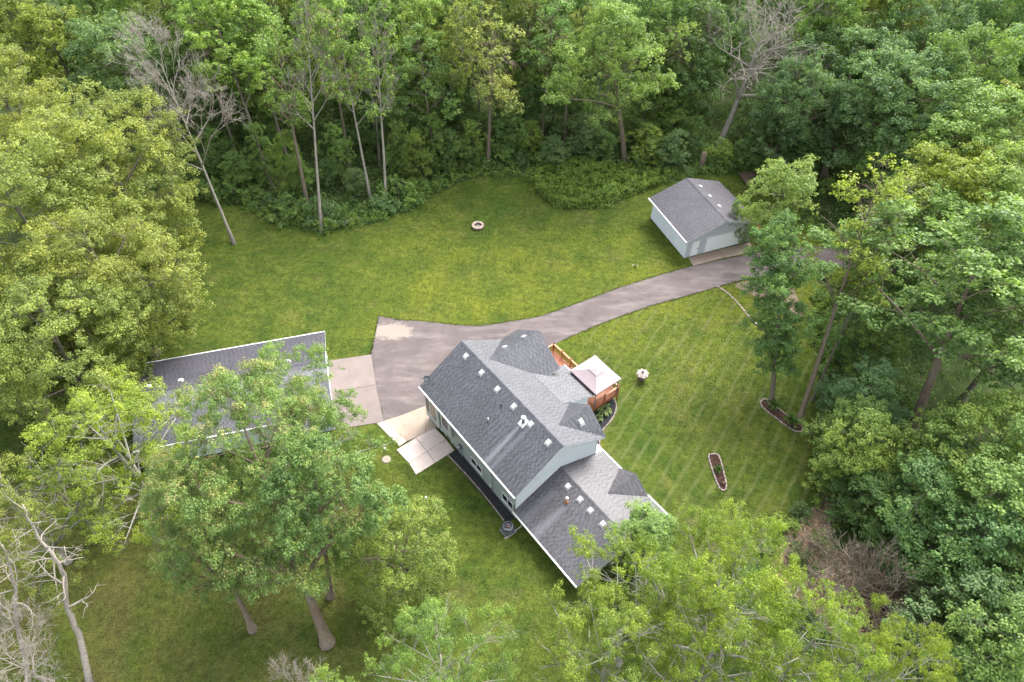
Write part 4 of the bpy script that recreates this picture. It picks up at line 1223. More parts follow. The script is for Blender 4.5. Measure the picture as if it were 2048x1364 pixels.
make_tree('young_b', 92, 10, 3.4, .05, prof_dome, 70, .9, 340, .15, .12, 9, .4, .45)
make_tree('shrub_a', 95, 3.2, 2.2, .0, prof_dome, 30, .6, 190, .16, .06, 6, .3, .55)
make_tree('shrub_b', 96, 2.4, 1.9, .0, prof_dome, 26, .55, 180, .15, .05, 6, .4, .55)
make_bare('dead_a', 101, 21, 6.0, .26, .42, depth=6, nmain=17, gnarl=.055, spread=.55, minr=.02, dens=1.3, tz=.86)
make_bare('dead_b', 102, 22, 3.6, .22, .45, depth=6, nmain=17, gnarl=.06, spread=.5, minr=.02, up=.6, dens=1.2, leaf=.06, tz=.93)
make_bare('dead_c', 103, 21, 3.6, .21, .48, depth=6, nmain=15, gnarl=.06, spread=.52, minr=.02, up=.5, dens=1.15, leaf=.14, tz=.9)
make_bare('dead_oak', 104, 20, 8.6, .52, .34, 'dead_wood', depth=6, nmain=14, gnarl=.17, spread=.75, minr=.032, up=.25, dens=1.0, tz=.85)
make_bare('snag', 105, 15, 3.6, .20, .3, depth=4, nmain=8, gnarl=.16, spread=.8, minr=.02, dens=.3)
make_bare('brush', 106, 4.5, 3.8, .10, .10, 'brush_wood', depth=5, nmain=18, gnarl=.09, spread=.5, minr=.026, up=.5, dens=.9)

TREE_RNG = random.Random(77)
def place(name, key, loc, rot_q, sxy, sz, tint, label=None, cat='tree', group=None):
    v = VAR[key]
    root = bpy.data.objects.new(name, None); COL.objects.link(root)
    root.empty_display_size = .3
    root.location = loc; root.rotation_mode = 'QUATERNION'; root.rotation_quaternion = rot_q; root.scale = (sxy, sxy, sz)
    if label: tag(root, label, cat, group)
    for part in ('trunk', 'branches', 'crown'):
        if part in v:
            nm = part if not (key.startswith('shrub') and part == 'trunk') else 'stem'
            o = bpy.data.objects.new(nm, v[part]); COL.objects.link(o); o.parent = root
            if part == 'crown': o.color = (*tint, 1)
    return root

def plant(name, key, c, h, r, tint, label, base=None, spin=None, group=None, cat='tree', minbase=None):
    """c = photo pixel of the crown's middle; h = height, r = crown radius (m); base = photo pixel of the trunk foot when it can be seen"""
    v = VAR[key]
    cz = v['cz'] / v['H'] * h
    top = at(c[0], c[1], cz)
    bs = at(*base) if base else Vector((top.x, top.y, 0))
    ax = top - bs
    q = Vector((0, 0, 1)).rotation_difference(ax.normalized())
    q = q @ Quaternion((0, 0, 1), TREE_RNG.uniform(0, 6.28) if spin is None else spin)
    j = TREE_RNG.uniform(.9, 1.1); k = TREE_RNG.uniform(.94, 1.06)
    t = (tint[0] * j * k, tint[1] * j, tint[2] * j / k)
    return place(name, key, bs, q, r / v['R'], ax.length / v['cz'], t, label, cat, group)

# leaf colours (reflectance)
YEL = (0.265, 0.300, 0.068); OLV = (0.215, 0.258, 0.060); LIM = (0.220, 0.292, 0.040); LGR = (0.208, 0.300, 0.070); MID = (0.168, 0.265, 0.072)
BLU = (0.145, 0.232, 0.090); DRK = (0.120, 0.208, 0.064); ASH = (0.168, 0.252, 0.078); GOL = (0.235, 0.280, 0.045)
# ------------------------------------------------------------------ TREES: placed one by one
T = plant
# left edge: yellow-green lindens
T('linden_tree', 'linden_a', (215, 335), 21, 8.3, YEL, 'broad yellow-green linden, the largest crown at the left edge')
T('linden_tree', 'linden_b', (45, 265), 22, 7.2, YEL, 'yellow-green linden behind the largest one, cut by the left edge')
T('linden_tree', 'linden_b', (60, 470), 21, 8.0, YEL, 'yellow-green linden in front of the largest one, touching the left edge')
T('linden_tree', 'linden_a', (225, 560), 18, 7.0, OLV, 'olive linden overhanging the lawn behind the long garage', base=(312, 708))
T('linden_tree', 'linden_b', (130, 700), 16, 6.4, OLV, 'olive linden with a forked trunk at the end of the long garage', base=(183, 815))
T('linden_tree', 'linden_a', (-20, 640), 17, 6.5, OLV, 'olive linden half outside the left edge, level with the long garage roof')
# back woods, top row
TOP = [(-40, 90, 20, 6, OLV, 'maple_a'), (40, 60, 21, 6, OLV, 'maple_c'), (120, 110, 20, 5.5, GOL, 'maple_b'), (205, 45, 21, 6, MID, 'maple_a'), (240, 130, 19, 5.5, BLU, 'maple_c'), (330, 25, 22, 6, LGR, 'maple_b'),
       (430, 40, 22, 6, LGR, 'maple_a'), (520, 105, 21, 4.8, LGR, 'maple_b'), (545, 20, 22, 6, OLV, 'maple_c'), (640, 20, 22, 5, LGR, 'maple_b'), (715, 70, 21, 4.5, MID, 'maple_a'), (800, 30, 22, 5.5, LGR, 'maple_c'), (845, 105, 21, 4.6, LGR, 'maple_b'),
       (930, 30, 22, 5, MID, 'maple_a'), (1010, 60, 21, 4.5, OLV, 'maple_c'), (1075, 30, 22, 5, MID, 'maple_b'), (1155, 45, 21, 5, MID, 'maple_a'), (1300, 25, 22, 6, MID, 'maple_c'), (1375, 95, 19, 5, DRK, 'maple_b'), (1440, 20, 21, 5, DRK, 'maple_a'),
       (1610, 20, 21, 5.5, DRK, 'maple_b'), (1690, 45, 22, 6.2, LGR, 'maple_c'), (1770, 40, 22, 6, GOL, 'maple_a'), (1850, 95, 21, 7.2, BLU, 'oak_a'), (1930, 25, 22, 6, MID, 'maple_b'), (2010, 70, 21, 6.5, MID, 'oak_a'), (2075, 160, 20, 6.5, MID, 'maple_c')]
WORD = {id(YEL): 'yellow-green', id(OLV): 'olive', id(LIM): 'lime-green', id(LGR): 'light green', id(MID): 'mid-green', id(BLU): 'blue-green', id(DRK): 'dark green', id(ASH): 'grey-green', id(GOL): 'golden-green'}
ORD = ['first', 'second', 'third', 'fourth', 'fifth', 'sixth', 'seventh', 'eighth', 'ninth', 'tenth', 'eleventh', 'twelfth', 'thirteenth', 'fourteenth', 'fifteenth', 'sixteenth', 'seventeenth', 'eighteenth', 'nineteenth', 'twentieth',
       'twenty-first', 'twenty-second', 'twenty-third', 'twenty-fourth', 'twenty-fifth', 'twenty-sixth', 'twenty-seventh', 'twenty-eighth', 'twenty-ninth', 'thirtieth', 'thirty-first', 'thirty-second']
for k, (x, y, hh, rr_, tint, key) in enumerate(TOP):
    T('leafy_tree', key, (x, y), hh, rr_, tint, f'{WORD[id(tint)]} leafy tree in the woods, {ORD[k]} from left along the top edge', group='trees along the top edge')
# far row behind them, mostly hidden, closes the woods
FAR = []
for k in range(22):
    x = -120 + k * 108 + TREE_RNG.uniform(-25, 25)
    T('leafy_tree', TREE_RNG.choice(['maple_a', 'maple_b', 'maple_c']), (x, TREE_RNG.uniform(-105, -55)), 21, 6.3, TREE_RNG.choice([MID, LGR, BLU, OLV]), f'far tree behind the woods whose lowest leaves show at the top edge, {ORD[k]} from left', group='far trees behind the top edge')
# second row: middle of the woods' wall
ROW2 = [(400, 130, 15, 4.2, MID, 'maple_c'), (455, 225, 8, 3.2, DRK, 'young_a'), (500, 150, 14, 3.6, LGR, 'maple_b'), (560, 235, 8, 2.8, MID, 'young_b'), (600, 160, 14, 3.2, LGR, 'maple_b'), (665, 240, 7.5, 2.8, DRK, 'young_a'), (700, 165, 13, 3.2, MID, 'maple_b'), (745, 250, 7, 2.6, DRK, 'young_b'),
        (815, 195, 12, 3.2, MID, 'maple_b'), (850, 255, 7, 2.6, MID, 'young_a'), (890, 170, 13, 3.2, DRK, 'maple_b'), (935, 235, 7, 2.6, MID, 'young_b'), (1020, 150, 13, 3.2, MID, 'maple_b'), (1050, 215, 8, 2.6, DRK, 'young_a'), (1110, 150, 12, 3.4, MID, 'maple_b'), (1160, 205, 8, 2.8, MID, 'young_b'),
        (1290, 215, 9, 3.2, MID, 'young_a'), (1330, 170, 12, 3.8, MID, 'maple_c'), (1350, 240, 8, 3.0, LGR, 'young_b'), (1385, 180, 10, 3.2, DRK, 'young_a'), (1545, 215, 9, 3.4, DRK, 'young_b'), (1560, 280, 8, 3.0, DRK, 'young_a'), (1505, 300, 5, 2.4, DRK, 'young_b'), (1600, 310, 7, 2.8, DRK, 'young_a')]
for k, (x, y, hh, rr_, tint, key) in enumerate(ROW2):
    T('young_tree', key, (x, y), hh, rr_, tint, f'{WORD[id(tint)]} young tree filling the middle of the woods, {ORD[k]} from left', group='young trees filling the woods')
ROW3 = [(425, 300, 7, 2.3, MID, 'young_a'), (470, 340, 5, 2.2, MID, 'young_b'), (520, 305, 9, 1.8, MID, 'young_a'), (578, 320, 9, 1.7, LGR, 'young_a'), (600, 350, 5, 1.6, MID, 'young_b'), (660, 345, 4, 1.8, DRK, 'young_b'), (672, 300, 8, 1.8, MID, 'young_a'), (712, 360, 4, 1.6, BLU, 'young_b'), (800, 300, 9, 1.7, MID, 'young_a'), (830, 310, 8, 1.8, LGR, 'young_a'),
        (868, 285, 8, 2.0, MID, 'young_a'), (905, 300, 6, 2.0, DRK, 'young_b'), (945, 280, 6.5, 1.7, LGR, 'young_a'), (1025, 255, 8, 1.9, MID, 'young_a'), (1060, 270, 5, 1.7, LGR, 'young_b'), (1105, 300, 3.8, 2.2, BLU, 'young_b'), (1165, 265, 5.5, 2.6, BLU, 'young_a'), (1210, 285, 4, 2.0, MID, 'young_b'), (1295, 285, 5.5, 2.4, LGR, 'young_a'), (1345, 295, 5.5, 2.2, BLU, 'young_b'), (1385, 270, 6, 1.8, DRK, 'young_a')]
for k, (x, y, hh, rr_, tint, key) in enumerate(ROW3):
    T('sapling', key, (x, y), hh, rr_, tint, f'{WORD[id(tint)]} leafy sapling at the front of the woods, {ORD[k]} from left', group='saplings at the front of the woods')
# trees of the wood edge whose trunks show
T('dead_tree', 'dead_a', (350, 195), 21, 4.8, OLV, 'bare grey dead tree with fan-shaped twigs beside the lindens', base=(468, 487))
T('tall_tree', 'tall_a', (440, 70), 23, 4.2, LGR, 'tall tree with a long leaning trunk right of the bare dead tree', base=(545, 376))
T('tall_tree', 'thin_a', (565, 130), 22, 3.6, LGR, 'half-bare tall tree with a thin reddish trunk, left of the pale-barked one', base=(617, 418))
T('dead_tree', 'dead_b', (618, 110), 24, 3.2, LGR, 'pale dead tree whose trunk stands out at the lawn corner', base=(643, 463))
T('dead_tree', 'dead_c', (690, 130), 22, 3.2, LGR, 'bare forked tree right of the pale dead tree at the lawn corner', base=(743, 408))
T('dead_tree', 'dead_b', (755, 120), 22, 3.0, LGR, 'bare twiggy tree, second to the right of the lawn corner trunk', base=(773, 412))
T('tall_tree', 'tall_b', (845, 150), 19, 3.0, MID, 'slim leafy tree with a thin trunk above the fire pit', base=(870, 330))
T('dead_tree', 'dead_c', (925, 90), 21, 2.6, OLV, 'grey dead tree deep in the woods above the fire pit', base=(925, 262))
T('tall_tree', 'thin_a', (990, 110), 22, 4.0, OLV, 'half-dead tree at the lawn edge above the fire pit', base=(976, 330))
T('tall_tree', 'thin_a', (1105, 30), 24, 3.6, MID, 'tall bare-stemmed tree left of the forked maple', base=(1083, 275))
T('tall_tree', 'thin_a', (1140, 120), 17, 3.0, LGR, 'thin pale tree just left of the forked maple', base=(1128, 285))
T('maple_tree', 'maple_high', (1225, 110), 21, 6.0, LGR, 'large light green maple with a thick forked trunk in the woods', base=(1250, 320))
T('dead_tree', 'dead_oak', (1518, 95), 20, 8.2, OLV, 'large bare dead oak leaning right behind the detached garage', base=(1433, 302))
T('tall_tree', 'thin_a', (1412, 40), 20, 2.6, DRK, 'dark bare-stemmed tree left of the dead oak', base=(1416, 182))
T('oak_tree', 'oak_a', (1690, 175), 17, 7.6, BLU, 'round blue-green oak with dead lower limbs behind the garage', base=(1646, 350))
STEM = [((655, 90), (700, 330), 21), ((830, 60), (838, 300), 21), ((905, 40), (895, 290), 22), ((1045, 60), (1030, 262), 21), ((1185, 60), (1185, 210), 20), ((1315, 60), (1300, 215), 20), ((1360, 100), (1345, 225), 18), ((505, 90), (585, 350), 21), ((390, 60), (480, 330), 21), ((960, 70), (955, 275), 20), ((735, 60), (760, 330), 22)]
STEM.sort(key=lambda s: s[1][0])
for k, (c, b0, hh) in enumerate(STEM):
    T('tall_tree', ['thin_a', 'tall_b'][k % 2], c, hh, 3.0, [MID, LGR, OLV][k % 3], f'slim tall tree standing inside the woods, {ORD[k]} slim stem from left', base=b0, group='slim stems inside the woods')
# right woods
RIGHT = [('oak_tree', 'oak_a', (1600, 215), 15, 5.0, BLU, 'blue-green oak crown between the dead oak and the round oak'),
         ('leafy_tree', 'maple_c', (1800, 215), 19, 6.0, BLU, 'blue-green tree right behind the round oak'),
         ('leafy_tree', 'oak_a', (1930, 190), 20, 6.8, MID, 'mid-green round crown below the top right corner'),
         ('leafy_tree', 'maple_a', (1940, 300), 19, 6.6, LGR, 'light green domed tree near the right edge, above the golden maple'),
         ('leafy_tree', 'maple_b', (2040, 280), 19, 6.0, OLV, 'olive tree cut by the right edge, above the golden maple'),
         ('maple_tree', 'maple_c', (1895, 395), 17, 5.6, GOL, 'bright golden-green maple in the right woods'),
         ('leafy_tree', 'maple_a', (1995, 420), 18, 5.6, LGR, 'light green tree right of the golden maple at the frame edge'),
         ('young_tree', 'young_b', (1755, 330), 10, 4.0, LGR, 'small light green tree below the round oak'),
         ('young_tree', 'maple_b', (1825, 300), 13, 4.4, MID, 'mid-green tree below the round oak, left of the golden maple'),
         ('leafy_tree', 'maple_b', (1825, 470), 16, 4.6, MID, 'mid-green tree left of the big grey-green ash'),
         ('ash_tree', 'maple_high', (1955, 545), 21, 8.0, ASH, 'big grey-green ash leaning over the right woods'),
         ('leafy_tree', 'maple_c', (2060, 620), 19, 6.4, ASH, 'grey-green tree beside the big ash, cut by the right edge'),
         ('young_tree', 'young_a', (1748, 655), 10, 3.2, DRK, 'dark green small tree at the right lawn edge behind the leaning trunks'),
         ('young_tree', 'young_b', (1745, 690), 9, 3.4, MID, 'mid-green small tree under the big ash'),
         ('young_tree', 'young_a', (1730, 790), 8, 3.2, BLU, 'blue-green small tree beside the plant island, in the right woods'),
         ('young_tree', 'young_b', (1700, 860), 8, 3.0, MID, 'mid-green small tree right of the plant island at the lawn edge'),
         ('young_tree', 'young_b', (1725, 910), 9, 3.4, LGR, 'light green small tree at the right lawn edge, level with the paver bed'),
         ('young_tree', 'young_a', (1870, 950), 8, 3.4, DRK, 'dark green small tree right of the foot of the leaning ash'),
         ('maple_tree', 'maple_c', (1985, 900), 13, 4.8, LGR, 'bright green maple at the right edge below the ash'),
         ('leafy_tree', 'maple_a', (2050, 990), 14, 5.4, MID, 'mid-green tree cut by the right edge, below the bright maple'),
         ('young_tree', 'young_b', (1840, 1010), 10, 4.2, DRK, 'dark green bushy tree right of the lawn, above the brush pile'),
         ('young_tree', 'young_a', (1745, 1000), 6, 2.6, DRK, 'dark green bushy tree on the lawn corner above the wood chips'),
         ('young_tree', 'young_b', (1940, 1090), 11, 4.6, DRK, 'dark green bushy tree right of the brush pile'),
         ('young_tree', 'young_a', (1880, 1120), 8, 3.2, DRK, 'dark green bush-like tree touching the brush pile on its right'),
         ('young_tree', 'young_b', (2030, 1190), 10, 4.4, DRK, 'dark green bushy tree at the right edge, level with the brush pile'),
         ('young_tree', 'young_a', (1950, 1230), 9, 4.0, BLU, 'blue-green bushy tree in the lower right woods'),
         ('young_tree', 'young_b', (2010, 1320), 11, 4.2, MID, 'mid-green bushy tree in the bottom right corner')]
BASES = {'big grey-green ash leaning over the right woods': (1812, 890)}
for nm, key, c, hh, rr_, tint, lab in RIGHT:
    T(nm, key, c, hh, rr_, tint, lab, base=BASES.get(lab))
# lawn trees on the right
T('slender_tree', 'slender', (1560, 585), 18, 2.3, DRK, 'slender tall tree rising from the upper end of the plant island', base=(1543, 806))
T('leafy_tree', 'tall_a', (1565, 375), 13, 3.3, LGR, 'light green tree beside the detached garage, above the driveway end', base=(1590, 500))
T('young_tree', 'young_b', (1490, 445), 5.5, 1.7, MID, 'small leafy tree hanging over the detached garage corner', base=(1516, 492))
T('leaning_tree', 'thin_a', (1735, 440), 22, 3.6, GOL, 'half-dead tree leaning right from the lower end of the plant island', base=(1598, 842))
T('leaning_tree', 'tall_b', (1728, 560), 17, 2.0, MID, 'thin tree just behind the half-dead leaning one', base=(1625, 800))
T('dead_tree', 'dead_c', (1800, 430), 15, 3.2, GOL, 'pale dead treetop between the leaning tree and the golden maple')
# foreground
T('ash_tree', 'ash_a', (525, 945), 19, 5.8, ASH, 'large ash with yellow seed clusters and twin trunk in the foreground lawn', base=(655, 1285), spin=.6)
T('ash_tree', 'ash_a', (400, 1045), 16, 3.6, ASH, 'smaller seed-laden ash leaning left, beside the large ash', base=(505, 1258), spin=2.0)
T('maple_tree', 'lime_b', (600, 815), 14, 5.0, LGR, 'bright green maple between the large ash and the long garage', base=(650, 990))
T('linden_tree', 'small_linden', (797, 1108), 9.5, 4.1, (0.190, 0.255, 0.050), 'compact rounded linden on the near lawn right of the large ash', spin=1.0)
T('ash_tree', 'maple_high', (630, 985), 17, 3.6, ASH, 'ash with a dark trunk just behind the twin trunk of the large ash', base=(662, 1192))
T('honey_locust', 'lime_a', (235, 900), 14, 6.0, LIM, 'feathery bright green tree over the left end of the long garage')
T('leafy_tree', 'lime_b', (20, 1010), 15, 4.4, OLV, 'yellowish tree cut by the left edge below the feathery one')
T('dead_tree', 'snag', (120, 985), 11, 3.4, OLV, 'bare grey branches under the feathery tree at the left')
T('maple_tree', 'lime_a', (885, 1325), 17, 3.6, LGR, 'twiggy light green maple at the bottom edge, left of the lime-green trees')
T('maple_tree', 'lime_b', (660, 1440), 14, 2.8, LGR, 'light green treetop just entering at the bottom edge')
T('lime_tree', 'lime_a', (1270, 1220), 16, 4.6, LIM, 'lime-green tree overlapping the corner of the lower wing')
T('lime_tree', 'lime_b', (1465, 1150), 17, 4.0, (0.205, 0.285, 0.050), 'lime-green tree right of the lower wing, reaching the lawn')
T('lime_tree', 'lime_b', (1440, 1290), 18, 5.2, (0.195, 0.265, 0.036), 'lime-green tree in the middle of the bottom edge clump')
T('lime_tree', 'lime_a', (1600, 1305), 17, 4.2, LIM, 'lime-green tree below the wood chips')
T('lime_tree', 'lime_b', (1775, 1335), 16, 3.4, LIM, 'rightmost lime-green tree, in front of the dark puddle')
T('lime_tree', 'lime_a', (1215, 1330), 17, 4.2, (0.200, 0.280, 0.055), 'leftmost lime-green tree of the bottom edge clump')
T('oak_tree', 'slender', (1290, 1075), 7, 1.7, MID, 'dark green small oak over the end of the lower wing')
def crooked_snag(px_path, zs_, rad, label, seed, twigs=9):
    """bare trunk bending through surveyed points, with crooked side limbs"""
    r = random.Random(seed); b0 = at(*px_path[0], 0)
    P_ = [at(p[0], p[1], z) - Vector((b0.x, b0.y, 0)) for p, z in zip(px_path, zs_)]
    Q_ = []
    for i in range(len(P_) - 1):
        for t_ in (0, .33, .66): Q_.append(P_[i].lerp(P_[i + 1], t_) + Vector((r.uniform(-.08, .08), r.uniform(-.08, .08), 0)) * (i > 0))
    Q_.append(P_[-1]); Q_[0].z = -.1
    root = tag(empty('dead_tree', (b0.x, b0.y, 0)), label, 'tree')
    n = len(Q_); rr_ = [rad * (1 - .82 * i / (n - 1)) * (1.35 if i == 0 else 1) for i in range(n)]
    MB().tube(Q_, rr_, 8).build('trunk', 'dead_wood', root, True)
    br = MB()
    def grow(p, d_, L_, rd, lev):
        q = Vector(p); pts = [Vector(p)]
        for i in range(4):
            d_ = (d_ + Vector((r.gauss(0, 1), r.gauss(0, 1), r.gauss(0, .7) + .25)) * .22).normalized(); q = q + d_ * L_ / 4; pts.append(Vector(q))
        br.tube(pts, [max(.012, rd * (1 - .7 * i / 4)) for i in range(5)], 5, False)
        if lev < 3:
            for j in range(r.choice((2, 3, 3))):
                i = r.randint(1, 4); sd_ = d_.cross(Vector((r.gauss(0, 1), r.gauss(0, 1), r.gauss(0, 1)))).normalized()
                grow(pts[i], (d_ * .6 + sd_ * .8 + Vector((0, 0, .2))).normalized(), L_ * r.uniform(.45, .7), max(.014, rd * .5), lev + 1)
    for k in range(twigs):
        i = int(n * (.3 + .68 * k / twigs)); az = k * 2.4 + r.uniform(-.5, .5)
        grow(Q_[min(i, n - 1)], Vector((math.cos(az), math.sin(az), r.uniform(.1, .7))).normalized(), r.uniform(1.2, 3.0), rr_[min(i, n - 1)] * .55, 1)
    o = br.build('branches', 'dead_wood', root, True)
    return root
crooked_snag([(182, 1380), (160, 1270), (132, 1215), (128, 1150), (112, 1115), (80, 1085), (62, 1045), (44, 1008)], [0, 3.2, 5.2, 7.6, 9.0, 10.2, 11.6, 13.0], .24, 'bare crooked snag with a broken limb at the lower left', 3, 10)

crooked_snag([(62, 1400), (50, 1320), (35, 1250), (32, 1180), (20, 1130), (5, 1090)], [0, 3, 5.5, 8, 10, 12], .2, 'bare grey tree at the left edge beside the crooked snag', 8, 16)
T('dead_tree', 'dead_a', (25, 1320), 9, 3.4, OLV, 'twiggy dead tree in the bottom left corner')
T('dead_tree', 'dead_a', (600, 1385), 8, 2.2, OLV, 'bare twig tips entering at the bottom edge below the large ash')
# ------------------------------------------------------------------ SHRUBS along the wood edge
def in_poly(P, poly):
    x, y = P[:, 0], P[:, 1]; ins = np.zeros(len(P), bool); n = len(poly); j = n - 1
    for i in range(n):
        xi, yi = poly[i]; xj, yj = poly[j]
        c_ = ((yi > y) != (yj > y)) & (x < (xj - xi) * (y - yi) / (yj - yi + 1e-12) + xi)
        ins ^= c_; j = i
    return ins
def edge_dist(P, line):
    d = np.full(len(P), 1e9)
    for a, b_ in zip(line[:-1], line[1:]):
        ab = b_ - a; t = np.clip(((P - a) @ ab) / (ab @ ab + 1e-12), 0, 1)
        d = np.minimum(d, np.linalg.norm(P - a - t[:, None] * ab, axis=1))
    return d
EL = np.array([(p.x, p.y) for p in EDGE])
SHR = [('at the lawn corner under the dead trees', [(395, 385), (430, 390), (470, 395), (505, 400), (540, 415), (570, 430), (610, 435), (650, 445), (690, 430), (730, 425), (770, 418)], MID),
       ('along the wood edge above the fire pit', [(800, 405), (840, 385), (875, 365), (905, 345), (940, 325), (1000, 322), (1035, 330)], MID),
       ('in the overgrown pocket left of the detached garage', [(1075, 325), (1120, 315), (1180, 322), (1270, 335), (1345, 330), (1385, 328), (1215, 385), (1185, 395)], LGR),
       ('behind the detached garage', [(1440, 320), (1475, 325), (1510, 335), (1560, 350)], DRK),
       ('at the right wood edge beside the lawn', [(1660, 560), (1650, 610), (1655, 660), (1680, 720), (1675, 790), (1680, 850), (1672, 900), (1672, 945)], MID),
       ('around the wood chips near the brush pile', [(1600, 1030), (1570, 1055), (1640, 1090), (1600, 1125), (1530, 1100)], LGR)]
for where, pts, tint in SHR:
    for i, (x, y) in enumerate(pts):
        key = TREE_RNG.choice(['shrub_a', 'shrub_b']); s = TREE_RNG.uniform(.45, 1.15)
        tn = tint if TREE_RNG.random() < .55 else TREE_RNG.choice([MID, LGR, BLU])
        if 'chips' in where or 'pocket' in where: s *= .55
        p = at(x, y)
        j = TREE_RNG.uniform(.85, 1.15)
        place('shrub', key, (p.x, p.y, 0), Quaternion((0, 0, 1), TREE_RNG.uniform(0, 6.28)), s, s * TREE_RNG.uniform(.8, 1.2), tuple(v * j for v in tn), ORD[i] + (' leafy shrub from the back ' if 'right wood' in where else ' leafy shrub from left ') + where, 'shrub', 'shrubs ' + where)

# ------------------------------------------------------------------ UNDERGROWTH (uncountable): leafy ground cover outside the lawn
rs = np.random.RandomState(5)
P = np.stack([rs.uniform(-60, 75, 38000), rs.uniform(10, 112, 38000)], 1)
o_ = ~in_poly(P, LAWN); P = P[o_]
d = edge_dist(P, EL)
drv = in_poly(P, np.array([at(*p).xy for p in drive_px]))
P = P[~drv & (rs.rand(len(P)) < np.exp(-d / 9) * .75 + .06)]
d = edge_dist(P, EL)
chips_poly = np.array([at(*p).xy for p in [(1655, 985), (1690, 1010), (1660, 1060), (1690, 1110), (1800, 1080), (1830, 1180), (1780, 1290), (1690, 1290), (1600, 1200), (1530, 1160), (1560, 1080), (1610, 1030)]])
pocket = np.array([at(*p).xy for p in [(1060, 362), (1088, 400), (1130, 416), (1190, 416), (1250, 396), (1330, 366), (1330, 345), (1240, 335), (1150, 325), (1080, 335)]])
P = P[~in_poly(P, chips_poly) & ~in_poly(P, pocket)]; d = edge_dist(P, EL)
Cz = np.c_[P, .25 + rs.rand(len(P)) * .5 * np.minimum(1, d / 1.5 + .25)]
lc, ln_, lsz, idx = clump_leaves(Cz, .55 * rs.uniform(.5, 1.6, len(Cz)), 40, .175, rs, .8)
lc[:, 2] = np.maximum(lc[:, 2], .03)
o = bpy.data.objects.new('undergrowth', leaves_mesh('undergrowth', lc, ln_, lsz, 'undergrowth_leaf', rs=rs, group=idx)); COL.objects.link(o)
tag(o, 'dense leafy undergrowth covering the forest floor around the lawn', 'undergrowth', kind='stuff')

leaf_mat('weed_leaf', (0.185, 0.275, 0.055), .45)
Q = []
for a, b_ in zip(EL[:-1], EL[1:]):
    L_ = np.linalg.norm(b_ - a); nn = np.array([-(b_ - a)[1], (b_ - a)[0]]) / (L_ + 1e-9)
    for _ in range(int(L_ * 7) + 1): Q.append(a + (b_ - a) * rs.rand() + nn * abs(rs.normal()) * 1.1)
PK = np.stack([rs.uniform(pocket[:, 0].min(), pocket[:, 0].max(), 2600), rs.uniform(pocket[:, 1].min(), pocket[:, 1].max(), 2600)], 1)
Q = np.r_[np.array(Q), PK[in_poly(PK, pocket)]]; Q = Q[~in_poly(Q, chips_poly) & ~in_poly(Q, np.array([at(*p).xy for p in drive_px]))]
lc, ln_, lsz, idx = clump_leaves(np.c_[Q, .10 + rs.rand(len(Q)) ** 3 * 1.1], .32 * rs.uniform(.3, 1.9, len(Q)), 40, .13, rs, .9)
lc[:, 2] = np.maximum(lc[:, 2], .02)
o = bpy.data.objects.new('edge_weeds', leaves_mesh('edge_weeds', lc, ln_, lsz, 'weed_leaf', rs=rs, group=idx)); COL.objects.link(o)
tag(o, 'low bright green weeds along the edge of the lawn', 'weeds', kind='stuff')

# ------------------------------------------------------------------ TALL GRASS pocket and lawn fringe (uncountable)
def blades(name, B, hgt, mat, label, cat, wide=1.6):
    n = len(B); a = rs.uniform(0, 6.28, n); w_ = rs.uniform(.012, .028, n) * wide
    h_ = hgt * rs.uniform(.5, 1.25, n); lean = rs.normal(size=(n, 2)) * .28 * h_[:, None]
    V = np.zeros((n, 3, 3), np.float32)
    V[:, 0, 0] = B[:, 0] - np.cos(a) * w_; V[:, 0, 1] = B[:, 1] - np.sin(a) * w_
    V[:, 1, 0] = B[:, 0] + np.cos(a) * w_; V[:, 1, 1] = B[:, 1] + np.sin(a) * w_
    V[:, 2, 0] = B[:, 0] + lean[:, 0]; V[:, 2, 1] = B[:, 1] + lean[:, 1]; V[:, 2, 2] = h_
    me = bpy.data.meshes.new(name)
    me.vertices.add(3 * n); me.vertices.foreach_set('co', V.ravel())
    me.loops.add(3 * n); me.loops.foreach_set('vertex_index', np.arange(3 * n, dtype=np.int32))
    me.polygons.add(n); me.polygons.foreach_set('loop_start', np.arange(0, 3 * n, 3, dtype=np.int32))
    try: me.polygons.foreach_set('loop_total', np.full(n, 3, np.int32))
    except Exception: pass
    me.materials.append(M[mat]); me.update(calc_edges=True); me.validate()
    o = bpy.data.objects.new(name, me); COL.objects.link(o)
    return tag(o, label, cat, kind='stuff')
leaf_mat('grass_blade', (0.135, 0.200, 0.040), .45, .25)
leaf_mat('lawn_blade', (0.066, 0.094, 0.018), .5, .25)
B = np.stack([rs.uniform(-52, 38, 260000), rs.uniform(14, 86, 260000)], 1)
keep_ = in_poly(B, LAWN) & ~in_poly(B, np.array([at(*p).xy for p in drive_px]))
for bld in ([(x_, y_) for x_, y_ in ((-1.2, -8.4), (16.2, -8.4), (16.2, 14), (-3, 14))],):
    keep_ &= ~in_poly(B, np.array([(HM @ Vector((x_, y_, 0))).xy for x_, y_ in bld]))
for pq in ([(655, 722), (743, 709), (768, 842), (870, 852), (909, 901), (832, 950), (793, 900), (668, 860)], [(1300, 430), (1440, 400), (1515, 500), (1386, 533)]):
    keep_ &= ~in_poly(B, np.array([at(*p).xy for p in pq]))
FR = []
_dp = [at(*p).xy for p in drive_px]
for a, b_ in zip(_dp, _dp[1:] + _dp[:1]):
    L_ = (b_ - a).length
    for _ in range(int(L_ * 70)): FR.append(a.lerp(b_, rs.rand()) + Vector((rs.normal() * .09, rs.normal() * .09)))
FR = np.array([(p.x, p.y) for p in FR])
for pq in ([(640, 722), (743, 709), (768, 842), (858, 805), (880, 852), (909, 901), (832, 950), (793, 900), (668, 860)], [(1300, 430), (1440, 400), (1515, 500), (1386, 533)]):
    FR = FR[~in_poly(FR, np.array([at(*p).xy for p in pq]))]
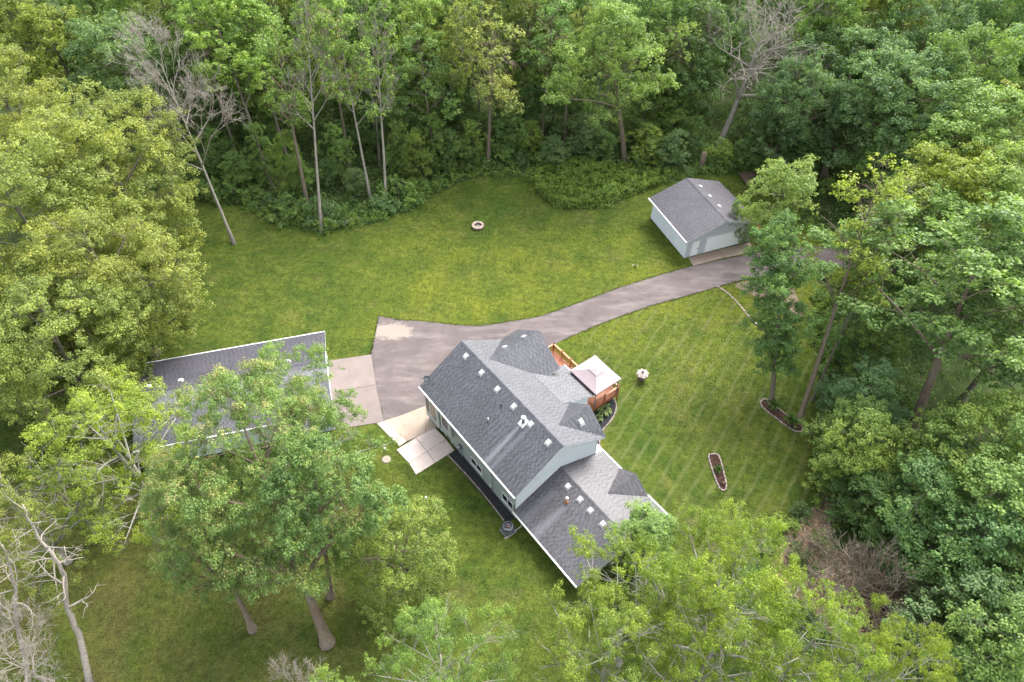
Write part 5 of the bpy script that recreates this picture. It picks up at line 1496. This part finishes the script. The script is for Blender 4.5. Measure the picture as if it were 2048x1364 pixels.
FR = FR[~in_poly(FR, np.array([(HM @ Vector((x_, y_, 0))).xy for x_, y_ in ((-1.2, -8.4), (16.2, -8.4), (16.2, 14.5), (-3, 14.5))]))]
B = np.r_[B[keep_], FR]
blades('lawn_grass', B, .085, 'lawn_blade', 'short mown grass of the lawn', 'grass')
poly = np.array([at(*p).xy for p in [(1060, 362), (1088, 400), (1130, 416), (1190, 416), (1250, 396), (1330, 366), (1330, 345), (1240, 335), (1150, 325), (1080, 335)]])
B = np.stack([rs.uniform(poly[:, 0].min(), poly[:, 0].max(), 80000), rs.uniform(poly[:, 1].min(), poly[:, 1].max(), 80000)], 1)
blades('tall_grass', B[in_poly(B, poly)], .6, 'grass_blade', 'unmown tall grass in the pocket left of the detached garage', 'grass', 2.6)

# ------------------------------------------------------------------ BEDS AND STONES
def stone_ring(root, pts, step, size, mat, closed=True, hgt=.12, seed=0, name='edging_stone'):
    """one stone after another along a path; every stone an object sharing a few meshes"""
    r = random.Random(seed); meshes = []
    for k in range(3):
        lx, ly = size[0] / 2 * r.uniform(.85, 1.0), size[1] / 2 * r.uniform(.85, 1.0); c_ = .2
        ring = [(-lx + c_ * lx, -ly), (lx - c_ * lx, -ly), (lx, -ly + c_ * ly), (lx, ly - c_ * ly), (lx - c_ * lx, ly), (-lx + c_ * lx, ly), (-lx, ly - c_ * ly), (-lx, -ly + c_ * ly)]
        mb = MB(); n = 8
        t = [(x * .86 + r.uniform(-.01, .01), y * .82 + r.uniform(-.01, .01)) for x, y in ring]
        mb.add([(x, y, -.04) for x, y in ring] + [(x, y, hgt * .7) for x, y in ring] + [(x, y, hgt) for x, y in t],
               [(i, (i + 1) % n, (i + 1) % n + n, i + n) for i in range(n)] + [(i + n, (i + 1) % n + n, (i + 1) % n + 2 * n, i + 2 * n) for i in range(n)] + [tuple(range(2 * n, 3 * n))])
        me = bpy.data.meshes.new(name); me.from_pydata(mb.v, [], mb.f); me.materials.append(M[mat]); meshes.append(me)
    P_ = list(pts) + ([pts[0]] if closed else [])
    seg = [(P_[i], P_[i + 1]) for i in range(len(P_) - 1)]; pos = 0.0; nxt = 0.0
    for a, b_ in seg:
        L_ = (b_ - a).length
        while nxt < pos + L_:
            p = a.lerp(b_, (nxt - pos) / L_); d_ = b_ - a
            o = bpy.data.objects.new(name, r.choice(meshes)); COL.objects.link(o); o.parent = root
            o.location = (p.x + r.uniform(-.015, .015), p.y + r.uniform(-.015, .015), 0); o.rotation_euler = (r.uniform(-.05, .05), r.uniform(-.05, .05), math.atan2(d_.y, d_.x) + r.uniform(-.1, .1))
            nxt += step * r.uniform(.94, 1.08)
        pos += L_

def chips(root, name, poly, n, size, mat, z=.012, kind='stuff', label=None, cat=None, thick=.5):
    poly = np.array([(p[0], p[1]) for p in poly])
    Q = np.stack([rs.uniform(poly[:, 0].min(), poly[:, 0].max(), n), rs.uniform(poly[:, 1].min(), poly[:, 1].max(), n)], 1)
    Q = Q[in_poly(Q, poly)]; n = len(Q)
    C = np.c_[Q, z + rs.rand(n) * size * .5]
    nn = rs.normal(size=(n, 3)) * .55 + np.array([0, 0, 1.])
    me = leaves_mesh(name, C, nn, size * rs.uniform(.5, 1.4, n), mat, rs=rs)
    o = bpy.data.objects.new(name, me); COL.objects.link(o)
    if root: o.parent = root
    o['kind'] = kind
    if label: tag(o, label, cat)
    return o

def tuft(name, p, n, hgt, rad, tint, label, group=None, wide=.05):
    """clump of long arching leaves"""
    r = random.Random(int(p.x * 100) + n)
    root = tag(empty(name, (p.x, p.y, 0)), label, 'plant', group)
    mb = MB()
    for i in range(n):
        az = r.uniform(0, 6.28); ln = hgt * r.uniform(.7, 1.25); out_ = rad * r.uniform(.35, 1.1); w_ = wide * r.uniform(.7, 1.2)
        d_ = Vector((math.cos(az), math.sin(az), 0)); s_ = Vector((-d_.y, d_.x, 0))
        q = [(0, 0, .5), (.35 * out_, .72 * ln, 1), (.75 * out_, ln, .9), (out_ * 1.1, .72 * ln, .15)]
        k = len(mb.v)
        for (o1, z1, ww) in q:
            c_ = d_ * (o1 + .05) + Vector((0, 0, z1))
            mb.v += [tuple(c_ - s_ * w_ * ww), tuple(c_ + s_ * w_ * ww)]
        for j in range(3): mb.f.append((k + 2 * j, k + 2 * j + 1, k + 2 * j + 3, k + 2 * j + 2))
    o = mb.build('leaves', 'leaf', root); o.color = (*tint, 1)
    st = MB().lathe([(.06, 0), (.05, .12), (.02, .2)], 6).build('stem', 'mulch', root)
    return root

# gravel strip along the near wall
rb = tag(empty('gravel_bed', (0, 0, 0)), 'dark gravel strip with brick edging along the near house wall', 'gravel bed')
wl0, wl1 = HM @ Vector((-.02, 8.75, 0)), HM @ Vector((-.02, .0, 0))
e0, e1 = at(897, 912), at(1009, 1043)
gp_ = [wl0.xy, wl1.xy, e1.xy, e0.xy]
polygon_sheet('gravel_base', gp_, .012, 'gravel_base', rb)
chips(rb, 'gravel', gp_, 26000, .05, 'gravel_stone')
mid_ = [e0.xy.lerp(e1.xy, t) + Vector((.12, .08)) * math.sin(t * math.pi) for t in np.linspace(0, 1, 9)]
stone_ring(rb, mid_, .235, (.22, .13), 'edging_stone', False, .10, 3, 'edging_brick')
# gravel bed by the deck
rb = tag(empty('gravel_bed', (0, 0, 0)), 'curved gravel bed with stone edging below the deck corner', 'gravel bed')
cv = smooth_poly(gp([(1222, 792), (1231, 805), (1232, 820), (1224, 838), (1209, 856), (1201, 868), (1199, 885), (1200, 897)]), 5, False)
pl_ = cv + [(HM @ Vector((9.25, .4, 0))).xy, (HM @ Vector((9.0, 4.0, 0))).xy, (HM @ Vector((14.2, 4.4, 0))).xy]
polygon_sheet('gravel_base', pl_, .012, 'gravel_base', rb)
chips(rb, 'gravel', pl_, 14000, .05, 'gravel_stone')
stone_ring(rb, cv, .235, (.22, .14), 'edging_stone', False, .11, 4)
HOS = (0.21, 0.27, 0.10)
tuft('hosta', at(1207, 822), 60, .5, .75, HOS, 'large variegated hosta clump in the gravel bed by the deck', 'hostas by the deck', .13)
tuft('hosta', at(1196, 838), 36, .4, .5, HOS, 'small hosta clump in the gravel bed, nearer the house corner', 'hostas by the deck', .11)
# plant island with two tree trunks
isl = smooth_poly(gp([(1523, 802), (1532, 799), (1554, 816), (1575.5, 832.6), (1594, 846.5), (1605, 854), (1603, 863), (1591, 863), (1572, 852), (1548, 834), (1529, 819), (1521, 808)]), 4)
rb = tag(empty('plant_island', (0, 0, 0)), 'long mulched plant island with pale stone edging around two tree trunks', 'flower bed')
polygon_sheet('mulch_base', isl, .014, 'mulch', rb); chips(rb, 'mulch', isl, 5000, .09, 'mulch')
stone_ring(rb, isl, .225, (.21, .13), 'edging_stone', True, .12, 5)
LILY = (0.11, 0.19, 0.04)
tuft('daylily', at(1546, 815), 90, .75, .75, LILY, 'arching daylily clump at the upper end of the plant island', 'daylilies in the plant island', .035)
tuft('daylily', at(1580, 846), 90, .75, .8, LILY, 'arching daylily clump at the lower end of the plant island', 'daylilies in the plant island', .035)
# small oval bed
bed = smooth_poly(gp([(1417, 914), (1424, 909), (1433, 909), (1439, 916), (1446, 941), (1452, 967), (1451, 979), (1443, 980), (1435, 969), (1426, 944)]), 4)
rb = tag(empty('flower_bed', (0, 0, 0)), 'small oblong mulch bed with stone edging alone on the right lawn', 'flower bed')
polygon_sheet('mulch_base', bed, .014, 'mulch', rb); chips(rb, 'mulch', bed, 3000, .09, 'mulch')
stone_ring(rb, bed, .225, (.21, .15), 'edging_stone', True, .12, 6)
tuft('daylily', at(1435, 942), 50, .45, .42, LILY, 'small green plant in the middle of the oblong mulch bed', None, .04)
p = at(1446, 968)
tag(MB().lathe([(.24, -.03), (.26, .12), (.18, .28), (.05, .33)], 7).build('stump', 'mulch'), 'dark weathered stump at the near end of the oblong bed', 'stump').location = (p.x, p.y, 0)
# stone row by the driveway
rb = tag(empty('stone_row', (0, 0, 0)), 'curving row of pale flat stones leading from the driveway into the lawn', 'stone edging')
stone_ring(rb, smooth_poly(gp([(1436, 574), (1446, 580), (1457, 588), (1466, 597), (1474, 605), (1482, 614), (1490, 624), (1503, 640), (1517, 652)]), 4, False), .42, (.38, .2), 'paver_stone', False, .09, 7, 'stone')
rb = tag(empty('stone_row', (0, 0, 0)), 'short pale stone row on the grass behind the slender tree', 'stone edging')
stone_ring(rb, gp([(1580, 698), (1600, 704)]), .40, (.36, .2), 'paver_stone', False, .09, 8, 'stone')
# white rocks at the wood edge
for k, (x, y) in enumerate(((694, 444), (702, 441), (710, 438), (717, 436))):
    p = at(x, y); r = random.Random(k); n = 7
    mb = MB().lathe([(.28 * r.uniform(.8, 1.2), -.05), (.33, .08), (.22, .2), (.06, .24)], n)
    mb.v = [(a * r.uniform(.85, 1.15), b_ * r.uniform(.85, 1.15), c_) for a, b_, c_ in mb.v]
    o = mb.build('rock', 'lantern_stone'); o.location = (p.x, p.y, 0); o.rotation_euler = (0, 0, r.uniform(0, 3)); o.scale = (1.2, .8, .8)
    tag(o, f'{ORD[k]} pale rock from left in the short row at the wood edge', 'rock', 'pale rocks at the wood edge')

# fire pit
p = at(956, 454)
fp = tag(empty('fire_pit', (p.x, p.y, 0)), 'round stone fire pit ring on the back lawn', 'fire pit')
for lay, (z0, z1, ro, ri, mt_) in enumerate(((0, .2, .70, .46, 'pit_stone_dark'), (.203, .36, .74, .45, 'pit_stone'))):
    n = 11
    mb = MB(); da = 2 * math.pi / n
    sub = 4; vs = []
    for zz_ in (z0, z1 - .02, z1):
        e_ = .02 if zz_ == z1 else 0
        for rad_, rev in ((ro - e_, False), (ri + e_, True)):
            for j in range(sub + 1):
                a = -da / 2 + .012 + (da - .024) * (sub - j if rev else j) / sub
                vs.append((rad_ * math.cos(a), rad_ * math.sin(a), zz_))
    m_ = 2 * (sub + 1)
    fs = [(l * m_ + i, l * m_ + (i + 1) % m_, (l + 1) * m_ + (i + 1) % m_, (l + 1) * m_ + i) for l in range(2) for i in range(m_)] + [tuple(range(2 * m_, 3 * m_))]
    me = bpy.data.meshes.new('block'); me.from_pydata(vs, [], fs); me.materials.append(M[mt_])
    for k in range(n):
        o = bpy.data.objects.new('block', me); COL.objects.link(o); o.parent = fp; o.rotation_euler = (0, 0, da * (k + .5 * lay))
MB().lathe([(.455, .0), (.44, .07), (.2, .10), (.05, .12)], 16).build('ashes', 'ash', fp)
# garden lantern
p = at(1283, 758)
ln = tag(empty('garden_lantern', (p.x, p.y, 0)), 'round stone garden lantern with scalloped hat on the right lawn', 'lantern'); ln.scale = (1.25, 1.25, 1.3)
MB().lathe([(.26, -.03), (.30, .04), (.30, .16), (.22, .2), (.2, .34), (.28, .38), (.28, .42)], 16).build('base', 'pit_stone_dark', ln)
MB().lathe([(.17, .42), (.17, .60)], 12).build('light_box', 'dark_metal', ln)
for k in range(6):
    a = k * math.pi / 3
    MB().box(-.035, .035, -.035, .035, .42, .62).build('pillar', 'lantern_stone', ln).location = (math.cos(a) * .22, math.sin(a) * .22, 0)
hat = MB(); n = 32
rings = [(.46, .60), (.47, .64), (.30, .72), (.10, .78)]
for r_, z_ in rings:
    for j in range(n):
        a = 2 * math.pi * j / n; s_ = 1 + (.10 * math.cos(8 * a) if r_ > .25 else 0)
        hat.v.append((r_ * s_ * math.cos(a), r_ * s_ * math.sin(a), z_ + (.025 * math.cos(8 * a) if r_ > .4 else 0)))
for i in range(3):
    for j in range(n): hat.f.append((i * n + j, i * n + (j + 1) % n, (i + 1) * n + (j + 1) % n, (i + 1) * n + j))
hat.f.append(tuple(range(3 * n, 4 * n))); hat.f.append(tuple(range(n - 1, -1, -1)))
hat.build('hat', 'lantern_stone', ln)
MB().lathe([(.06, .77), (.10, .82), (.10, .87), (.05, .93)], 10).build('finial', 'pit_stone_dark', ln)

# pipes and cover on the lawn
def standpipe(px, py, label):
    p = at(px, py)
    r_ = tag(empty('standpipe', (p.x, p.y, 0)), label, 'pipe', 'white pipes on the near lawn')
    MB().tube([(0, 0, -.05), (0, 0, .42)], .075, 12).build('pipe', 'white_metal', r_, True)
    MB().lathe([(.1, .40), (.105, .48), (.09, .52), (.03, .54)], 14).build('cap', 'white_metal', r_)
standpipe(853, 1000, 'white standpipe on the near lawn, closer to the gravel strip')
standpipe(771, 902, 'white standpipe on the lawn beside the round concrete cover')
p = at(773, 919)
cvr = tag(empty('septic_cover', (p.x, p.y, 0)), 'round concrete cover flush with the lawn below the patio walk', 'cover')
MB().lathe([(.34, -.05), (.34, .05), (.31, .065)], 24).build('lid', 'concrete_tan', cvr)
MB().lathe([(.40, -.05), (.40, .03), (.345, .035)], 24).build('rim', 'concrete_foundation', cvr)
pipe(cvr, 'handle', [(-.08, 0, .06), (-.06, 0, .1), (.06, 0, .1), (.08, 0, .06)], .012, 'dark_metal', 6)
# sprinkler on the back lawn
p = at(1270, 535)
sk = tag(empty('lawn_sprinkler', (p.x, p.y, 0)), 'small lawn sprinkler standing on the grass near the driveway', 'sprinkler')
MB().lathe([(.10, 0), (.09, .1), (.05, .3), (.06, .36), (.02, .4)], 10).build('stand', 'dark_metal', sk)
pipe(sk, 'arm', [(-.28, .05, .36), (0, 0, .4), (.26, -.04, .36)], .03, 'dirt', 6)
for s_ in (-1, 1): MB().lathe([(.05, .3), (.07, .34), (.03, .4)], 8).build('nozzle', 'white_metal', sk).location = (s_ * .27, -s_ * .045, 0)
# low timber platform behind the garage
pf = at(1492, 372); plat = tag(empty('timber_platform', (pf.x, pf.y, 0), .2), 'low brown timber platform behind the detached garage', 'platform')
first = None
for k in range(12):
    if first is None: first = MB().box(0, .19, 0, 2.6, .25, .29).build('board', 'brown_boards', plat); o = first
    else: o = first.copy(); COL.objects.link(o); o.parent = plat
    o.location = (k * .2, 0, 0)
for y_ in (.1, 2.4): MB().box(0, 2.4, y_, y_ + .1, 0, .248).build('joist', 'brown_boards', plat)
# red mower beside the garage
p = at(1514, 457); mw = tag(empty('lawn_mower', (p.x, p.y, 0), .5), 'red lawn mower parked beside the detached garage, partly behind leaves', 'mower')
MB().box(-.28, .28, -.35, .35, .14, .26).lathe([(.2, .26), (.2, .4), (.12, .46)], 12).build('body', 'red_paint', mw)
for sx in (-1, 1):
    for sy in (-1, 1):
        w_ = MB().lathe([(.05, -.03), (.12, -.03), (.12, .03), (.05, .03)], 14).build('wheel', 'black_rubber', mw); w_.rotation_euler = (0, math.pi / 2, 0); w_.location = (sx * .33, sy * .3, .12)
    pipe(mw, 'handle_bar', [(sx * .22, -.3, .25), (sx * .22, -.8, .95)], .018, 'dark_metal', 6)
pipe(mw, 'grip', [(-.22, -.8, .95), (.22, -.8, .95)], .025, 'black_rubber', 6)
# cut stump behind the garage
p = at(1400, 340); st = tag(empty('tree_stump', (p.x, p.y, 0)), 'tall cut tree stump behind the detached garage', 'stump')
MB().tube([(0, 0, -.1), (.05, .02, 1.2), (.12, .05, 2.6)], [.46, .36, .34], 10).build('trunk', 'bark_warm', st, True)
MB().lathe([(.33, -.01), (.32, .03)], 10).build('cut_face', 'brown_boards', st).location = (.12, .05, 2.6)

# ------------------------------------------------------------------ WOOD CHIPS, BRUSH PILE, PUDDLE
cp = smooth_poly([Vector(p) for p in chips_poly], 3)
tag(polygon_sheet('bare_soil', cp, .003, 'dirt'), kind='structure')
chips(None, 'wood_chips', [(p.x, p.y) for p in cp], 26000, .16, 'wood_chip', .01, label='scattered pale wood chips and bark on bare soil by the brush pile', cat='wood chips')
tag(polygon_sheet('puddle', smooth_poly(gp([(1690, 1175), (1730, 1160), (1775, 1190), (1800, 1240), (1770, 1280), (1700, 1270), (1670, 1240)]), 4), .012, 'water'), kind='structure')
def brush(px, py, s, sz, lab, tilt=(0, 0)):
    p = at(px, py)
    q = Quaternion((1, 0, 0), tilt[0]) @ Quaternion((0, 1, 0), tilt[1]) @ Quaternion((0, 0, 1), TREE_RNG.uniform(0, 6.28))
    place('dead_brush', 'brush', (p.x, p.y, -.1), q, s, sz, DRK, lab, 'brush', 'dead brush in the pile')
brush(1735, 1225, 1.0, 1.0, 'brown leafless brush, the tallest of the brush pile', (-.25, .05))
brush(1695, 1215, .9, .9, 'brown leafless brush on the left side of the brush pile', (-.3, -.35))
brush(1770, 1200, .8, .85, 'brown leafless brush at the back right of the brush pile', (-.2, .35))
brush(1685, 1165, .75, .8, 'brown leafless brush lying at the back left of the brush pile', (-.5, -.5))
brush(1640, 1150, .55, .6, 'low scrap of brown brush between the wood chips and the pile', (-.4, -.7))
r = random.Random(9)
for k in range(16):
    p = at(r.uniform(1670, 1800), r.uniform(1130, 1270)); a = r.uniform(-.9, 1.2) + 2.2; ln_b = r.uniform(1.6, 3.8); rd = r.uniform(.03, .09)
    d_ = Vector((math.cos(a), math.sin(a), 0)); z0 = r.uniform(.08, .5)
    pts = [Vector((0, 0, z0)) - d_ * ln_b / 2, Vector((r.uniform(-.15, .15), r.uniform(-.15, .15), z0 + .1)), Vector((0, 0, z0 + r.uniform(0, .5))) + d_ * ln_b / 2]
    o = MB().tube(pts, [rd, rd * .85, rd * .6], 7).build('branch', 'brush_wood', None, True); o.location = (p.x, p.y, 0)
    tag(o, f'bare cut branch lying across the brush pile, {ORD[k]} from the top', 'branch', 'cut branches in the brush pile')
for k, (x, y) in enumerate(((1690, 1255), (1700, 1268), (1678, 1262), (1770, 1250))):
    p = at(x, y); rr2 = random.Random(k + 40)
    mb = MB().lathe([(.42, -.1), (.5, .12), (.38, .34), (.12, .44)], 9); mb.v = [(a * rr2.uniform(.85, 1.15), b_ * rr2.uniform(.85, 1.15), c_) for a, b_, c_ in mb.v]
    o = mb.build('boulder', 'boulder', None); o.location = (p.x, p.y, 0)
    tag(o, ['grey boulder at the puddle, the leftmost but one', 'grey boulder at the puddle, nearest the bottom edge', 'grey boulder at the puddle, farthest left', 'grey boulder at the puddle, farthest right'][k], 'rock', 'grey boulders by the puddle')
